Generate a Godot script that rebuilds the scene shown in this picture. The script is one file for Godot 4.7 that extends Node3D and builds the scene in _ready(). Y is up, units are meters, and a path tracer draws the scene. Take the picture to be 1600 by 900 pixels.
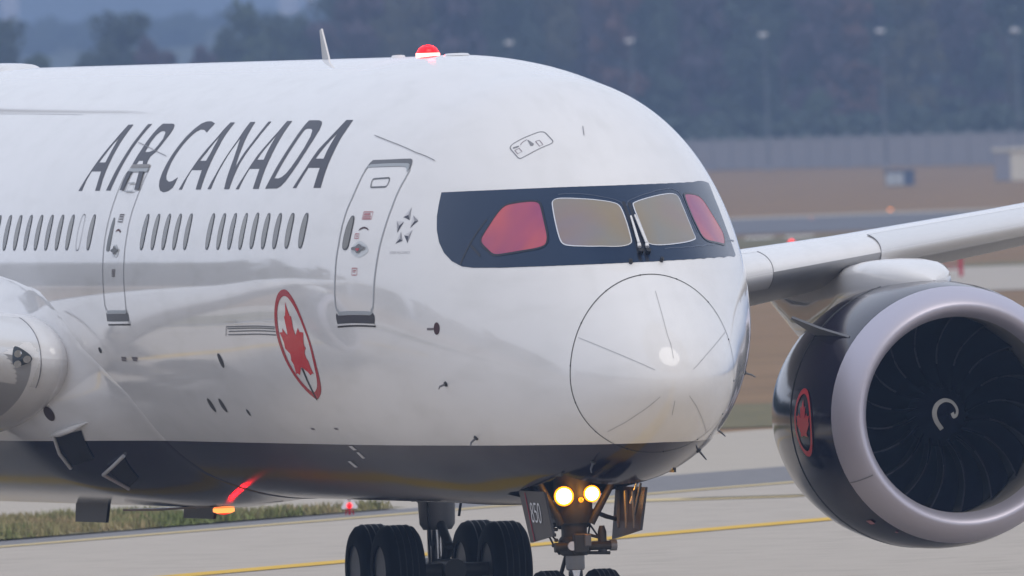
extends Node3D

const LETTERS := {
	"A1": [[21.788,3.211,21.692,3.054,21.608,2.902,21.533,2.751,21.460,2.603,21.383,2.431,21.361,2.288,21.354,2.156,21.078,2.154,21.019,2.301,20.961,2.456,20.894,2.594,20.826,2.748,20.756,2.898,20.682,3.044,20.568,3.212,20.825,3.212,20.899,3.076,21.004,2.927,21.561,2.925,21.602,3.048,21.592,3.212], [21.420,2.791,21.048,2.792,21.104,2.641,21.170,2.510,21.230,2.377,21.311,2.499,21.356,2.647]],
	"I": [[20.204,3.211,19.958,3.212,19.958,3.067,19.970,2.904,19.990,2.712,20.009,2.531,20.020,2.351,20.020,2.152,20.242,2.153,20.204,2.329,20.198,2.496,20.173,2.695,20.181,2.901,20.182,3.070]],
	"R": [[19.423,2.827,19.436,2.695,19.436,2.599,19.465,2.485,19.475,2.346,19.460,2.224,19.410,2.151,18.880,2.153,18.748,2.160,18.656,2.186,18.541,2.246,18.471,2.352,18.476,2.505,18.525,2.629,18.673,2.709,18.669,2.778,18.606,2.830,18.835,2.829,18.933,2.773,19.188,2.772,19.193,2.828], [19.141,2.638,19.177,2.560,19.222,2.472,19.219,2.348,19.126,2.289,18.964,2.284,18.802,2.312,18.650,2.420,18.655,2.526,18.702,2.610,18.892,2.636]],
	"C": [[16.443,2.163,16.752,2.125,16.997,2.127,17.192,2.163,17.323,2.258,17.420,2.389,17.460,2.530,17.486,2.686,17.482,2.824,17.458,2.958,17.395,3.076,17.277,3.159,17.105,3.223,16.892,3.246,16.666,3.231,16.473,3.181,16.447,3.124,16.440,3.031,16.641,3.085,16.820,3.097,17.030,3.064,17.155,3.005,17.222,2.912,17.277,2.791,17.282,2.666,17.257,2.531,17.196,2.398,17.090,2.307,16.945,2.269,16.724,2.276,16.454,2.326]],
	"A2": [[16.073,3.211,15.957,3.009,15.891,2.891,15.833,2.766,15.743,2.620,15.631,2.444,15.613,2.265,15.589,2.153,15.351,2.155,15.304,2.287,15.256,2.417,15.162,2.556,15.093,2.691,15.025,2.835,14.952,2.994,14.851,3.212,15.126,3.211,15.199,3.074,15.289,2.931,15.866,2.928,15.907,3.036,15.908,3.212], [15.707,2.790,15.345,2.791,15.359,2.678,15.428,2.545,15.522,2.385,15.576,2.525,15.623,2.667]],
	"N": [[14.469,3.210,14.393,3.009,14.373,2.811,14.356,2.641,14.351,2.471,14.489,2.154,14.222,2.153,14.098,2.295,13.966,2.442,13.787,2.611,13.665,2.739,13.499,2.898,13.483,2.678,13.433,2.493,13.448,2.299,13.484,2.153,13.334,2.154,13.312,2.276,13.308,2.465,13.349,2.651,13.370,2.842,13.332,3.009,13.267,3.213,13.540,3.213,13.654,3.069,13.755,2.913,13.868,2.765,14.047,2.601,14.283,2.430,14.286,2.547,14.308,2.684,14.307,2.842,14.319,2.983,14.290,3.210]],
	"A3": [[12.896,3.215,12.767,3.023,12.694,2.861,12.636,2.706,12.527,2.544,12.434,2.350,12.454,2.156,12.167,2.163,12.096,2.313,12.012,2.458,11.922,2.612,11.847,2.753,11.784,2.900,11.718,3.041,11.614,3.240,11.932,3.232,11.992,3.090,12.078,2.938,12.663,2.925,12.706,3.056,12.732,3.218], [12.530,2.793,12.136,2.802,12.213,2.674,12.289,2.538,12.352,2.385,12.407,2.514,12.486,2.661]],
	"D": [[11.253,3.245,11.209,3.083,11.185,2.940,11.157,2.766,11.159,2.573,11.206,2.378,11.237,2.238,11.220,2.174,10.698,2.171,10.535,2.189,10.416,2.232,10.290,2.331,10.200,2.512,10.173,2.691,10.191,2.863,10.272,3.018,10.383,3.142,10.508,3.207,10.658,3.243], [11.009,3.100,10.993,2.944,10.978,2.763,10.986,2.588,11.020,2.434,11.031,2.336,10.939,2.317,10.743,2.319,10.607,2.348,10.460,2.448,10.366,2.631,10.373,2.792,10.431,2.928,10.526,3.027,10.663,3.080,10.789,3.100]],
	"A4": [[9.879,3.227,9.795,3.094,9.713,2.933,9.681,2.795,9.645,2.637,9.541,2.472,9.476,2.292,9.462,2.121,9.183,2.104,9.094,2.273,9.029,2.434,8.921,2.630,8.843,2.795,8.759,2.960,8.648,3.174,8.948,3.191,9.014,3.047,9.092,2.900,9.603,2.922,9.655,3.073,9.724,3.223], [9.516,2.780,9.157,2.763,9.225,2.640,9.277,2.511,9.347,2.351,9.413,2.491,9.471,2.644]]}
const RLEGS := [[19.416,2.940,19.186,2.941,19.180,3.076,19.167,3.214,19.371,3.214,19.410,3.075],
	[18.763,2.942,18.498,2.943,18.391,3.079,18.309,3.213,18.547,3.212,18.645,3.078]]
const RING := [[9.495,4.573,9.634,4.586,9.770,4.621,9.884,4.675,9.989,4.761,10.076,4.860,10.150,4.987,10.189,5.115,10.205,5.218,10.191,5.375,10.143,5.527,10.051,5.684,9.924,5.820,9.761,5.940,9.536,6.041,9.401,6.024,9.171,5.956,9.008,5.876,8.898,5.782,8.782,5.640,8.700,5.463,8.660,5.310,8.672,5.189,8.729,5.043,8.819,4.914,8.938,4.787,9.084,4.692,9.226,4.625,9.364,4.583],
	[9.501,4.657,9.625,4.672,9.762,4.719,9.871,4.791,9.955,4.886,10.026,5.023,10.072,5.206,10.042,5.369,10.015,5.511,9.918,5.666,9.782,5.798,9.640,5.892,9.499,5.938,9.368,5.921,9.170,5.858,9.021,5.765,8.908,5.638,8.823,5.486,8.762,5.332,8.753,5.191,8.859,5.002,8.972,4.873,9.115,4.772,9.252,4.708,9.371,4.668]]
const LEAF := [[9.495,4.733,9.462,4.786,9.420,4.844,9.366,4.906,9.304,4.913,9.302,4.977,9.316,5.059,9.271,5.156,9.179,5.101,9.089,5.054,9.047,5.103,8.890,5.108,8.948,5.188,8.994,5.254,8.993,5.282,8.961,5.314,9.031,5.344,9.089,5.387,9.086,5.449,9.039,5.491,9.050,5.588,9.030,5.668,9.080,5.657,9.206,5.687,9.272,5.641,9.448,5.588,9.508,5.582,9.718,5.690,9.786,5.666,9.895,5.680,9.835,5.606,9.814,5.543,9.860,5.495,9.807,5.447,9.800,5.400,9.960,5.336,9.928,5.270,9.965,5.187,10.031,5.128,9.869,5.122,9.842,5.071,9.748,5.122,9.654,5.162,9.636,5.091,9.638,5.010,9.640,4.924,9.574,4.900,9.534,4.837]]
const STEM := [[9.504,5.592,9.424,5.587,9.472,6.035,9.532,6.054]]
const MASK := [[4.865,2.678,4.631,2.584,4.412,2.485,4.209,2.382,4.038,2.283,3.877,2.179,3.725,2.067,3.581,1.948,3.455,1.830,3.336,1.704,3.224,1.571,3.121,1.429,3.029,1.278,2.940,1.108,2.864,.927,2.801,.736,2.751,.535,2.717,.324,2.699,.103,2.701,-.142,2.727,-.398,2.780,-.663,2.866,-.936,2.994,-1.217,3.152,-1.470,3.366,-1.729,3.647,-1.992,4.431,-2.504,4.131,-2.621,3.951,-2.779,3.839,-2.889,3.756,-3.012,3.681,-3.174,3.655,-3.355,3.482,-3.313,2.811,-2.936,2.374,-2.561,2.062,-2.165,1.855,-1.763,1.714,-1.373,1.618,-.995,1.555,-.629,1.520,-.274,1.512,.066,1.525,.393,1.557,.705,1.607,1.002,1.672,1.284,1.748,1.534,1.836,1.770,1.937,1.990,2.051,2.194,2.178,2.380,2.317,2.545,2.454,2.684,2.597,2.812,2.746,2.929,2.900,3.037,3.062,3.136,3.307,3.259,3.559,3.370,3.800,3.443,4.045,3.448,4.262,3.397,4.439,3.303,4.586,3.170,4.710,2.998,4.789,2.837]]
const PANE_MAIN_S := [[2.855,1.547,2.873,1.520,2.880,1.479,2.869,1.424,2.841,1.359,2.751,1.196,2.629,.943,2.512,.632,2.431,.365,2.387,.231,2.340,.173,2.263,.156,2.162,.154,2.025,.158,1.881,.178,1.808,.193,1.783,.234,1.766,.350,1.771,.553,1.810,.819,1.939,1.306,2.086,1.648,2.189,1.816,2.255,1.879,2.312,1.888,2.387,1.856,2.543,1.760,2.705,1.652]]
const PANE_MAIN_P := [[2.364,-.178,2.383,-.205,2.412,-.288,2.490,-.543,2.594,-.825,2.724,-1.107,2.810,-1.275,2.864,-1.396,2.873,-1.472,2.839,-1.515,2.711,-1.580,2.511,-1.707,2.348,-1.826,2.289,-1.893,2.219,-1.835,2.078,-1.621,1.956,-1.344,1.849,-1.007,1.785,-.683,1.764,-.437,1.774,-.297,1.797,-.267,1.917,-.238,2.113,-.198,2.257,-.172]]
const PANE_SIDE_S := [[3.586,2.944,3.600,2.894,3.589,2.822,3.560,2.635,3.544,2.461,3.520,2.308,3.489,2.227,3.450,2.170,3.367,2.078,3.239,1.937,3.138,1.823,3.068,1.759,3.009,1.737,2.952,1.755,2.803,1.846,2.635,1.961,2.541,2.035,2.485,2.129,2.478,2.220,2.531,2.337,2.656,2.508,2.883,2.744,3.101,2.927,3.203,2.994,3.273,3.015,3.356,3.008,3.478,2.993,3.550,2.975]]
const PANE_SIDE_P := [[3.038,-1.673,3.104,-1.731,3.248,-1.906,3.379,-2.064,3.447,-2.187,3.443,-2.305,3.403,-2.458,3.392,-2.658,3.410,-2.821,3.359,-2.898,3.188,-2.933,3.088,-2.883,2.824,-2.653,2.583,-2.389,2.492,-2.221,2.486,-2.097,2.560,-1.986,2.665,-1.855,2.807,-1.754,2.944,-1.690]]
const L_MASKLINES := [[3.655,2.603,3.689,2.724,3.734,2.911,3.774,3.087,3.813,3.286,3.842,3.434],
	[3.748,3.091,3.594,3.124,3.491,3.148]]
const L_PANEFRAME := [[2.911,1.336,2.788,1.066,2.665,.793,2.548,.509,2.456,.227,2.405,.109,2.339,.073],
	[2.336,-.001,2.416,-.082,2.482,-.297,2.633,-.719,2.796,-1.055,2.949,-1.331,2.998,-1.510,2.953,-1.599,2.796,-1.700,2.566,-1.857,2.464,-1.992],
	[3.978,-3.274,3.148,-2.881,2.630,-2.502,2.268,-2.112,2.036,-1.716,1.884,-1.328,1.748,-.771]]
const L_POST := [[2.410,.044,2.250,.049,2.070,.053,1.889,.046,1.728,.068,1.526,.124],
	[2.392,-.093,2.247,-.090,2.053,-.098,1.874,-.128,1.700,-.119,1.521,-.108]]
const L_HATCH := [[4.232,1.474,4.260,1.445,4.265,1.408,4.266,1.361,4.254,1.275,4.237,1.167,4.217,1.076,4.203,.995,4.195,.936,4.176,.889,4.146,.849,4.113,.834,4.070,.826,3.965,.818,3.886,.809,3.851,.816,3.830,.847,3.825,.896,3.839,1.007,3.848,1.109,3.860,1.211,3.871,1.315,3.886,1.389,3.899,1.451,3.914,1.476,3.947,1.489,4.005,1.490,4.094,1.486,4.181,1.483,4.232,1.474]]
const HATCH_MARKS := [[4.187,1.448,4.200,1.426,4.156,1.342,4.133,1.346,4.134,1.362,4.172,1.441],
	[4.151,1.165,4.142,1.151,4.093,1.140,3.998,1.118,3.979,1.150,4.001,1.190]]
const L_HATCHBOX := [[4.123,1.445,4.101,1.367,4.005,1.368,4.021,1.451,4.123,1.445],
	[4.029,1.069,4.009,1.000,3.887,1.001,3.890,1.067,4.029,1.069],
	[4.143,1.314,4.164,1.276,4.172,1.225,4.167,1.162]]
const L_GUTTER := [[7.820,2.266,7.414,2.281,6.873,2.307,6.121,2.356,5.474,2.348],
	[19.894,2.480,19.342,2.534,18.709,2.607,18.233,2.659,17.773,2.706],
	[4.013,.158,3.788,.229]]
const L_D1 := [[5.973,2.612,5.967,2.742,5.980,2.848,5.985,3.026,5.978,3.173,5.987,3.373,6.000,3.577,6.017,3.735,6.022,3.880,6.035,4.042,6.046,4.194,6.054,4.362,6.062,4.463,6.081,4.536,6.148,4.602],
	[7.286,2.707,7.305,2.847,7.290,3.073,7.289,3.210,7.317,3.365,7.319,3.599,7.300,3.860,7.313,4.060,7.308,4.273,7.319,4.445,7.329,4.581,7.324,4.681,7.291,4.728,7.218,4.756]]
const D1_TOP := [[7.249,2.623,6.661,2.546,6.140,2.463,6.091,2.467,6.053,2.487,6.012,2.532,5.985,2.591,5.970,2.628,5.974,2.658,6.010,2.618,6.040,2.566,6.076,2.544,6.137,2.537,6.318,2.564,6.733,2.620,7.231,2.689,7.299,2.746,7.314,2.831,7.328,2.783,7.311,2.719,7.290,2.665]]
const D1_TOP2 := [[7.231,2.693,6.730,2.622,6.315,2.566,6.137,2.541,6.074,2.549,6.043,2.569,6.014,2.625,6.005,2.652,6.034,2.657,6.065,2.622,6.140,2.600,6.261,2.608,6.672,2.665,7.240,2.739,7.285,2.742]]
const D1_BAND := [[7.260,4.764,7.216,4.749,6.129,4.606,6.100,4.610,6.114,4.632,6.158,4.661,7.208,4.795]]
const D1_SILL := [[7.343,4.800,7.306,4.776,7.256,4.800,7.163,4.795,6.199,4.671,6.124,4.639,6.092,4.618,6.049,4.654,6.051,4.714,6.078,4.771,7.334,4.920,7.350,4.860]]
const D1_BLACK := [[7.343,4.949,6.041,4.791,6.048,4.817,7.355,4.973]]
const D1_WHITE := [[7.344,4.926,6.055,4.771,6.044,4.789,7.346,4.946]]
const L_D1PANEL := [[6.892,2.885,6.831,2.873,6.623,2.842,6.440,2.814,6.406,2.823,6.379,2.858,6.374,2.906,6.390,2.935,6.423,2.948,6.639,2.979,6.820,3.003,6.846,2.994,6.875,2.959,6.896,2.913,6.892,2.885]]
const D1_WIN := [[7.106,3.463,7.071,3.435,7.013,3.437,6.980,3.461,6.955,3.516,6.941,3.656,6.944,3.840,6.977,3.891,7.045,3.914,7.112,3.913,7.158,3.884,7.177,3.795,7.171,3.628,7.141,3.523]]
const L_D1SIGN := [[6.743,3.351,6.465,3.317,6.452,3.417,6.731,3.451,6.743,3.351],
	[6.705,3.372,6.533,3.350],
	[6.715,3.386,6.523,3.364],
	[6.719,3.409,6.488,3.382],
	[6.714,3.431,6.492,3.405],
	[6.818,3.664,6.699,3.651,6.687,3.710,6.813,3.725,6.818,3.664],
	[6.782,3.691,6.722,3.684],
	[6.749,4.118,6.592,4.098,6.587,4.187,6.744,4.208,6.749,4.118],
	[6.713,4.142,6.623,4.130],
	[6.709,4.163,6.649,4.155]]
const D1_ARC := [[6.745,3.613,6.710,3.577,6.652,3.553,6.588,3.539,6.504,3.542,6.450,3.559,6.451,3.574,6.512,3.562,6.594,3.563,6.656,3.580]]
const D1_PLATE := [[6.886,3.902,6.825,3.843,6.714,3.761,6.634,3.734,6.516,3.745,6.379,3.779,6.314,3.830,6.346,3.860,6.465,3.923,6.594,3.961,6.720,3.955]]
const D1_HANDLE := [[6.615,3.775,6.570,3.782,6.532,3.799,6.433,3.793,6.410,3.800,6.417,3.823,6.456,3.836,6.539,3.856,6.572,3.877,6.617,3.911,6.669,3.894,6.710,3.877,6.804,3.884,6.827,3.874,6.825,3.852,6.784,3.840,6.697,3.824,6.666,3.799]]
const D1_HEART := [[6.692,3.850,6.649,3.838,6.569,3.833,6.568,3.851,6.612,3.880,6.657,3.871]]
const L_D2 := [[18.312,2.892,18.302,2.987,18.269,3.164,18.271,3.345,18.282,3.495,18.274,3.695,18.246,3.848,18.244,4.017,18.215,4.202,18.196,4.368,18.184,4.535,18.170,4.652,18.183,4.794,18.148,4.828],
	[19.411,2.897,19.512,3.001,19.504,3.188,19.497,3.342,19.490,3.493,19.480,3.693,19.471,3.847,19.449,4.016,19.414,4.226,19.382,4.393,19.363,4.594,19.360,4.745,19.306,4.812]]
const D2_TOP := [[19.381,2.833,18.398,2.833,18.330,2.872,18.359,2.887,19.405,2.891,19.401,2.858]]
const D2_TOP2 := [[19.415,2.895,18.356,2.893,18.308,2.947,19.383,2.947,19.422,2.964]]
const D2_SILL := [[19.324,4.829,19.281,4.858,18.238,4.855,18.132,4.830,18.103,4.870,18.112,4.951,19.341,4.955]]
const D2_BAND := [[19.271,4.814,18.173,4.809,18.218,4.851,19.267,4.854]]
const D2_BLACK := [[19.322,4.990,18.065,4.986,18.078,5.010,19.328,5.014]]
const D2_WHITE := [[19.344,4.959,18.112,4.956,18.080,4.983,19.330,4.987]]
const L_D2PANEL := [[19.079,3.117,18.682,3.115,18.632,3.154,18.608,3.222,18.632,3.234,19.069,3.235,19.093,3.189,19.079,3.117]]
const D2_WIN := [[19.229,3.602,19.196,3.583,19.140,3.607,19.095,3.676,19.085,3.873,19.108,4.025,19.160,4.044,19.253,4.042,19.292,4.016,19.292,3.915,19.266,3.745]]
const L_D2SIGN := [[18.906,3.551,18.668,3.551,18.667,3.649,18.923,3.648,18.906,3.551],
	[18.872,3.579,18.690,3.580],
	[18.872,3.612,18.689,3.612],
	[18.861,4.283,18.689,4.283,18.707,4.364,18.864,4.364,18.861,4.283],
	[18.832,4.306,18.723,4.306],
	[18.830,4.326,18.728,4.326],
	[18.828,4.343,18.733,4.343]]
const D2_ARC := [[18.934,3.788,18.875,3.752,18.767,3.741,18.637,3.773,18.653,3.797,18.769,3.769,18.856,3.773]]
const D2_PLATE := [[19.011,4.050,18.832,3.920,18.514,4.059,18.732,4.147]]
const D2_HANDLE := [[18.820,3.966,18.755,3.983,18.732,4.004,18.613,4.009,18.590,4.038,18.665,4.049,18.714,4.059,18.754,4.092,18.830,4.069,18.862,4.055,18.978,4.044,18.989,4.021,18.868,4.008,18.854,3.983]]
const STAR_DARK := [[5.564,3.243,5.450,3.187,5.364,3.240],
	[5.225,3.222,5.130,3.189,5.290,3.336],
	[5.503,3.296,5.602,3.471,5.603,3.373],
	[5.484,3.529,5.398,3.537,5.583,3.616],
	[5.386,3.459,5.271,3.444,5.241,3.533]]
const STAR_MID := [[5.436,3.072,5.365,3.234,5.448,3.185],
	[5.315,3.159,5.134,3.188,5.223,3.220],
	[5.707,3.326,5.606,3.374,5.604,3.468],
	[5.510,3.432,5.400,3.534,5.482,3.527],
	[5.205,3.338,5.243,3.529,5.267,3.443]]
const STAR_LIGHT := [[5.437,3.075,5.451,3.186,5.556,3.238],
	[5.316,3.161,5.226,3.220,5.284,3.313],
	[5.702,3.327,5.508,3.297,5.604,3.371],
	[5.511,3.437,5.486,3.527,5.578,3.610],
	[5.207,3.340,5.272,3.442,5.381,3.456]]
const OVALS := [[13.646,5.384,13.556,5.371,13.480,5.412,13.442,5.489,13.485,5.556,13.577,5.586,13.645,5.545,13.670,5.463],
	[15.378,6.030,15.286,6.025,15.229,6.092,15.259,6.193,15.327,6.239,15.406,6.242,15.469,6.176,15.444,6.080],
	[14.740,6.032,14.657,6.027,14.606,6.096,14.646,6.197,14.699,6.241,14.786,6.244,14.849,6.178,14.806,6.082],
	[13.580,6.189,13.499,6.189,13.496,6.260,13.529,6.292,13.601,6.292,13.630,6.243],
	[4.289,4.426,4.252,4.376,4.200,4.359,4.153,4.384,4.142,4.437,4.161,4.497,4.207,4.545,4.259,4.551,4.293,4.504],
	[20.251,5.312,20.153,5.307,20.114,5.340,20.156,5.385,20.239,5.392,20.276,5.352]]
const L_STATIC := [[4.473,4.517,4.287,4.471],
	[19.114,5.449,18.846,5.453],
	[19.147,5.483,18.897,5.486],
	[18.527,5.452,18.210,5.453],
	[18.507,5.481,18.276,5.485],
	[10.868,6.518,10.708,6.519],
	[9.649,6.499,9.477,6.499]]
const MARKS_WHITE := [[9.729,6.806,9.539,6.797,9.503,6.875,9.705,6.885],
	[9.663,6.921,9.523,6.919,9.536,7.041,9.722,7.050],
	[10.705,7.125,10.538,7.122,10.585,7.258,10.776,7.266]]
const VENT_WHITE := [[12.737,4.933,12.134,4.945,12.161,4.979,10.138,5.003,10.149,5.018,12.235,4.993,12.208,4.960,12.750,4.950],
	[10.722,4.965,10.141,4.965,10.153,4.981,10.734,4.982]]
const L_VENT := [[12.847,5.142,12.714,5.021,10.183,5.059],
	[12.667,5.047,10.219,5.082],
	[12.632,5.084,10.201,5.117],
	[12.709,5.127,10.212,5.162]]
const L_DIV := [[1.270,3.286,1.106,3.255,0.945,3.232,0.789,3.208,0.642,3.185,0.504,3.169,0.342,3.162,0.205,3.171,0.093,3.248],
	[1.323,-3.318,0.878,-3.123,0.562,-2.982,0.330,-2.885,0.170,-2.873,0.059,-3.016],
	[1.027,-.010,0.832,.033,0.648,.077,0.476,.138,0.322,.202,0.209,.194],
	[0.231,.169,0.147,.242,0.079,.348],
	[1.137,6.933,0.895,6.937,0.680,6.963,0.471,6.957,0.298,6.988,0.112,6.985],
	[0.103,8.743,0.291,8.868],
	[0.088,-7.402,0.242,-7.256,0.565,-7.168,1.293,-7.014]]
const CREASE := [[29.727,1.875,27.384,1.897,24.642,1.935]]
const L_CIRC2 := [[25.027,4.469,24.687,4.450,24.237,4.444,23.844,4.456,23.456,4.494]]
const WIPER := [[2.131, 0.015, 1.754, 0.028, 1.638, 0.047], [2.145, -0.098, 1.755, -0.204, 1.638, -0.184]]
const NOZZLE := [[1.526, 0.445], [1.549, -0.563]]
const PROBES := [[4.244, 5.430], [4.296, 6.537], [2.207, 7.762]]
const PROBES_PORT := [[4.244, -5.43], [4.296, -6.537], [2.6, -7.2]]
const TREES := [
	[3050.0, -68.3, 18.0, 7.3, "dark", 0, "leftmost dark tree, under the pale skyline tower"],
	[3100.0, -73.8, 17.6, 6.0, "green", 1, "green tree cut off by the left edge of the view"],
	[3000.0, -63.7, 14.3, 4.5, "green", 3, "low green tree between the two leftmost dark trees"],
	[3020.0, -58.2, 15.4, 6.5, "dark", 2, "low dark tree at the foot of the twin-topped tree"],
	[3080.0, -56.6, 18.4, 10.0, "dark", 0, "broad twin-topped dark tree standing against the blue hill"],
	[3000.0, -52.5, 15.4, 4.5, "plum", 1, "small purple tree right of the twin-topped dark tree"],
	[2990.0, -50.7, 14.2, 3.2, "plum", 3, "lowest purple tree left of the gap to the hill"],
	[3010.0, -47.1, 14.4, 4.6, "plum", 1, "purple tree right of the gap to the hill"],
	[3060.0, -45.7, 16.3, 6.0, "dark", 1, "dark tree rising behind the purple tree by the gap"],
	[3100.0, -42.5, 19.1, 10.1, "green", 2, "tall green tree right of the gap, reaching out of view"],
	[3040.0, -38.5, 17.3, 7.2, "dark", 0, "dark tree directly left of the blade antenna"],
	[3040.0, -35.2, 16.7, 5.9, "plum", 3, "purple tree behind the blade antenna"],
	[3005.0, -31.6, 20.4, 8.1, "plum", 1, "dusky purple tree in the front row, above the letters"],
	[3052.0, -29.3, 19.9, 6.4, "olive", 2, "olive tree in the front row, right of the blade antenna"],
	[3026.0, -25.5, 19.5, 7.0, "olive", 0, "olive tree in the front row, left of the red beacon"],
	[3056.0, -21.8, 20.5, 8.2, "plum", 3, "dusky purple tree in the front row, behind the red beacon"],
	[3057.0, -19.3, 19.9, 7.6, "plum", 0, "dusky purple tree in the front row, right of the red beacon"],
	[3030.0, -15.7, 19.9, 7.0, "dark", 2, "dark green tree in the front row, above the cockpit roof"],
	[3031.0, -11.5, 20.1, 6.4, "olive", 2, "olive tree in the front row, over the escape hatch"],
	[3056.0, -8.2, 19.6, 6.6, "plum", 2, "dusky purple tree in the front row, above the nose curve"],
	[3013.0, -5.2, 19.1, 7.0, "russet", 3, "reddish brown tree in the front row, left of the first mast"],
	[3022.0, -1.5, 20.0, 6.9, "dark", 2, "dark green tree in the front row, behind the first mast"],
	[3053.0, 1.3, 20.0, 8.2, "plum", 0, "dusky purple tree in the front row, right of the first mast"],
	[3032.0, 5.2, 20.1, 8.0, "plum", 1, "dusky purple tree in the front row, left of the second mast"],
	[3021.0, 8.7, 19.5, 6.7, "dark", 0, "dark green tree in the front row, behind the second mast"],
	[3054.0, 11.8, 19.0, 8.2, "dark", 3, "dark green tree in the front row, right of the second mast"],
	[3006.0, 14.9, 19.1, 7.7, "plum", 0, "dusky purple tree in the front row, left of the orange tree"],
	[3005.0, 18.7, 17.8, 6.4, "russet", 1, "reddish brown tree in the front row, behind the orange tree"],
	[3030.0, 22.2, 18.3, 6.5, "dark", 0, "dark green tree in the front row, right of the third mast"],
	[3005.0, 25.3, 18.3, 7.5, "olive", 0, "olive tree in the front row, between third and fourth mast"],
	[3020.0, 28.7, 18.6, 7.0, "plum", 2, "dusky purple tree in the front row, midway to the fourth mast"],
	[3014.0, 32.0, 17.9, 6.0, "plum", 2, "dusky purple tree in the front row, left of the fourth mast"],
	[3007.0, 34.7, 18.3, 7.0, "dark", 3, "dark green tree in the front row, behind the fourth mast"],
	[3056.0, 39.2, 18.1, 7.3, "dark", 2, "dark green tree in the front row, at the right edge"],
	[3166.0, -32.6, 23.6, 10.3, "dark", 2, "dark tree of the back row, above the letters"],
	[3179.0, -28.4, 23.2, 10.3, "plum", 0, "purplish tree of the back row, left of the red beacon"],
	[3191.0, -24.1, 22.9, 10.4, "dark", 2, "dark tree of the back row, behind the red beacon"],
	[3171.0, -19.6, 22.7, 10.3, "green", 1, "green tree of the back row, right of the red beacon"],
	[3178.0, -15.3, 23.8, 10.3, "dark", 0, "dark tree of the back row, above the cockpit roof"],
	[3209.0, -11.1, 22.1, 10.4, "plum", 1, "purplish tree of the back row, over the escape hatch"],
	[3198.0, -6.6, 22.2, 10.4, "dark", 2, "dark tree of the back row, left of the first mast"],
	[3190.0, -2.2, 23.4, 10.4, "plum", 0, "purplish tree of the back row, behind the first mast"],
	[3182.0, 2.2, 21.6, 10.3, "dark", 1, "dark tree of the back row, right of the first mast"],
	[3180.0, 6.5, 21.5, 10.3, "green", 2, "green tree of the back row, left of the second mast"],
	[3196.0, 11.0, 21.7, 10.4, "dark", 3, "dark tree of the back row, right of the second mast"],
	[3189.0, 15.3, 21.9, 10.4, "plum", 2, "purplish tree of the back row, left of the orange tree"],
	[3214.0, 19.9, 23.3, 10.4, "dark", 1, "dark tree of the back row, behind the orange tree"],
	[3181.0, 24.0, 21.0, 10.3, "plum", 3, "purplish tree of the back row, right of the third mast"],
	[3206.0, 28.7, 21.5, 10.4, "dark", 2, "dark tree of the back row, midway to the fourth mast"],
	[3165.0, 32.6, 20.7, 10.3, "green", 0, "green tree of the back row, left of the fourth mast"],
	[3174.0, 37.1, 20.2, 10.3, "dark", 3, "dark tree of the back row, behind the fourth mast"],
	[3192.0, 41.7, 22.1, 10.4, "plum", 3, "purplish tree of the back row, at the right edge"],
	[2960.0, 18.8, 10.6, 4.8, "russet", 3, "orange brown tree standing in front of the wood by the third mast"],
	[2955.0, 4.9, 7.4, 3.8, "dark", 0, "dark bush at the fence right of the nose"],
	[2955.0, 11.5, 6.2, 4.5, "dark", 1, "dark bush at the fence right of the second mast"],
	[2955.0, 24.0, 6.1, 5.1, "dark", 2, "dark bush at the fence right of the third mast"],
	[2955.0, 28.5, 6.5, 4.5, "dark", 3, "dark bush at the fence left of the hut"],
	[2955.0, 32.3, 5.8, 3.8, "olive", 0, "olive bush at the fence above the hut"],
	[2955.0, 0.1, 9.5, 4.5, "dark", 1, "dark bush behind the upper nose curve"],
	[2955.0, 14.8, 7.7, 3.8, "green", 2, "green bush at the fence left of the orange tree"]]
const MASTS := [
	[2890.0, -3.50, 12.89, "leftmost mast of the row, its foot hidden behind the nose"],
	[2830.0, 9.39, 12.93, "second mast of the row, right of the aircraft nose"],
	[2760.0, 20.10, 12.76, "third mast of the row, above the blue service box"],
	[2690.0, 31.82, 12.24, "rightmost mast of the row, above the cream hut"],
	[2950.0, -15.58, 13.25, "hazy mast head showing just over the cockpit roof"],
	[3100.0, -37.47, 19.21, "pale mast head at the top edge near the blade antenna"]]
const LAMPS := [
	["runway_lamp", 1790.0, 13.20, -0.62, 0.140, 0.35, "amber", "bright amber runway lamp, the large one above the wing", "lamp"],
	["runway_lamp", 1735.0, 13.27, -0.54, 0.070, 0.25, "amber_dim", "dim amber runway lamp right below the bright one", "lamp"],
	["runway_lamp", 1705.0, 7.98, -0.38, 0.070, 0.25, "amber_dim", "dim amber lamp at the runway edge nearer the nose", "lamp"],
	["red_lamp", 1380.0, 5.52, -0.10, 0.100, 0.25, "red_light", "red ground lamp peeping over the wing near the nose", "lamp"],
	["shoulder_lamp", 522.0, -5.54, -0.15, 0.035, 0.08, "amber", "amber edge lamp on the shoulder right of the guard light", "lamp"],
	["shoulder_lamp", 560.0, -5.95, -0.39, 0.030, 0.08, "amber_dim", "faint orange lamp in the grass behind the edge lamp", "lamp"]]
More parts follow.
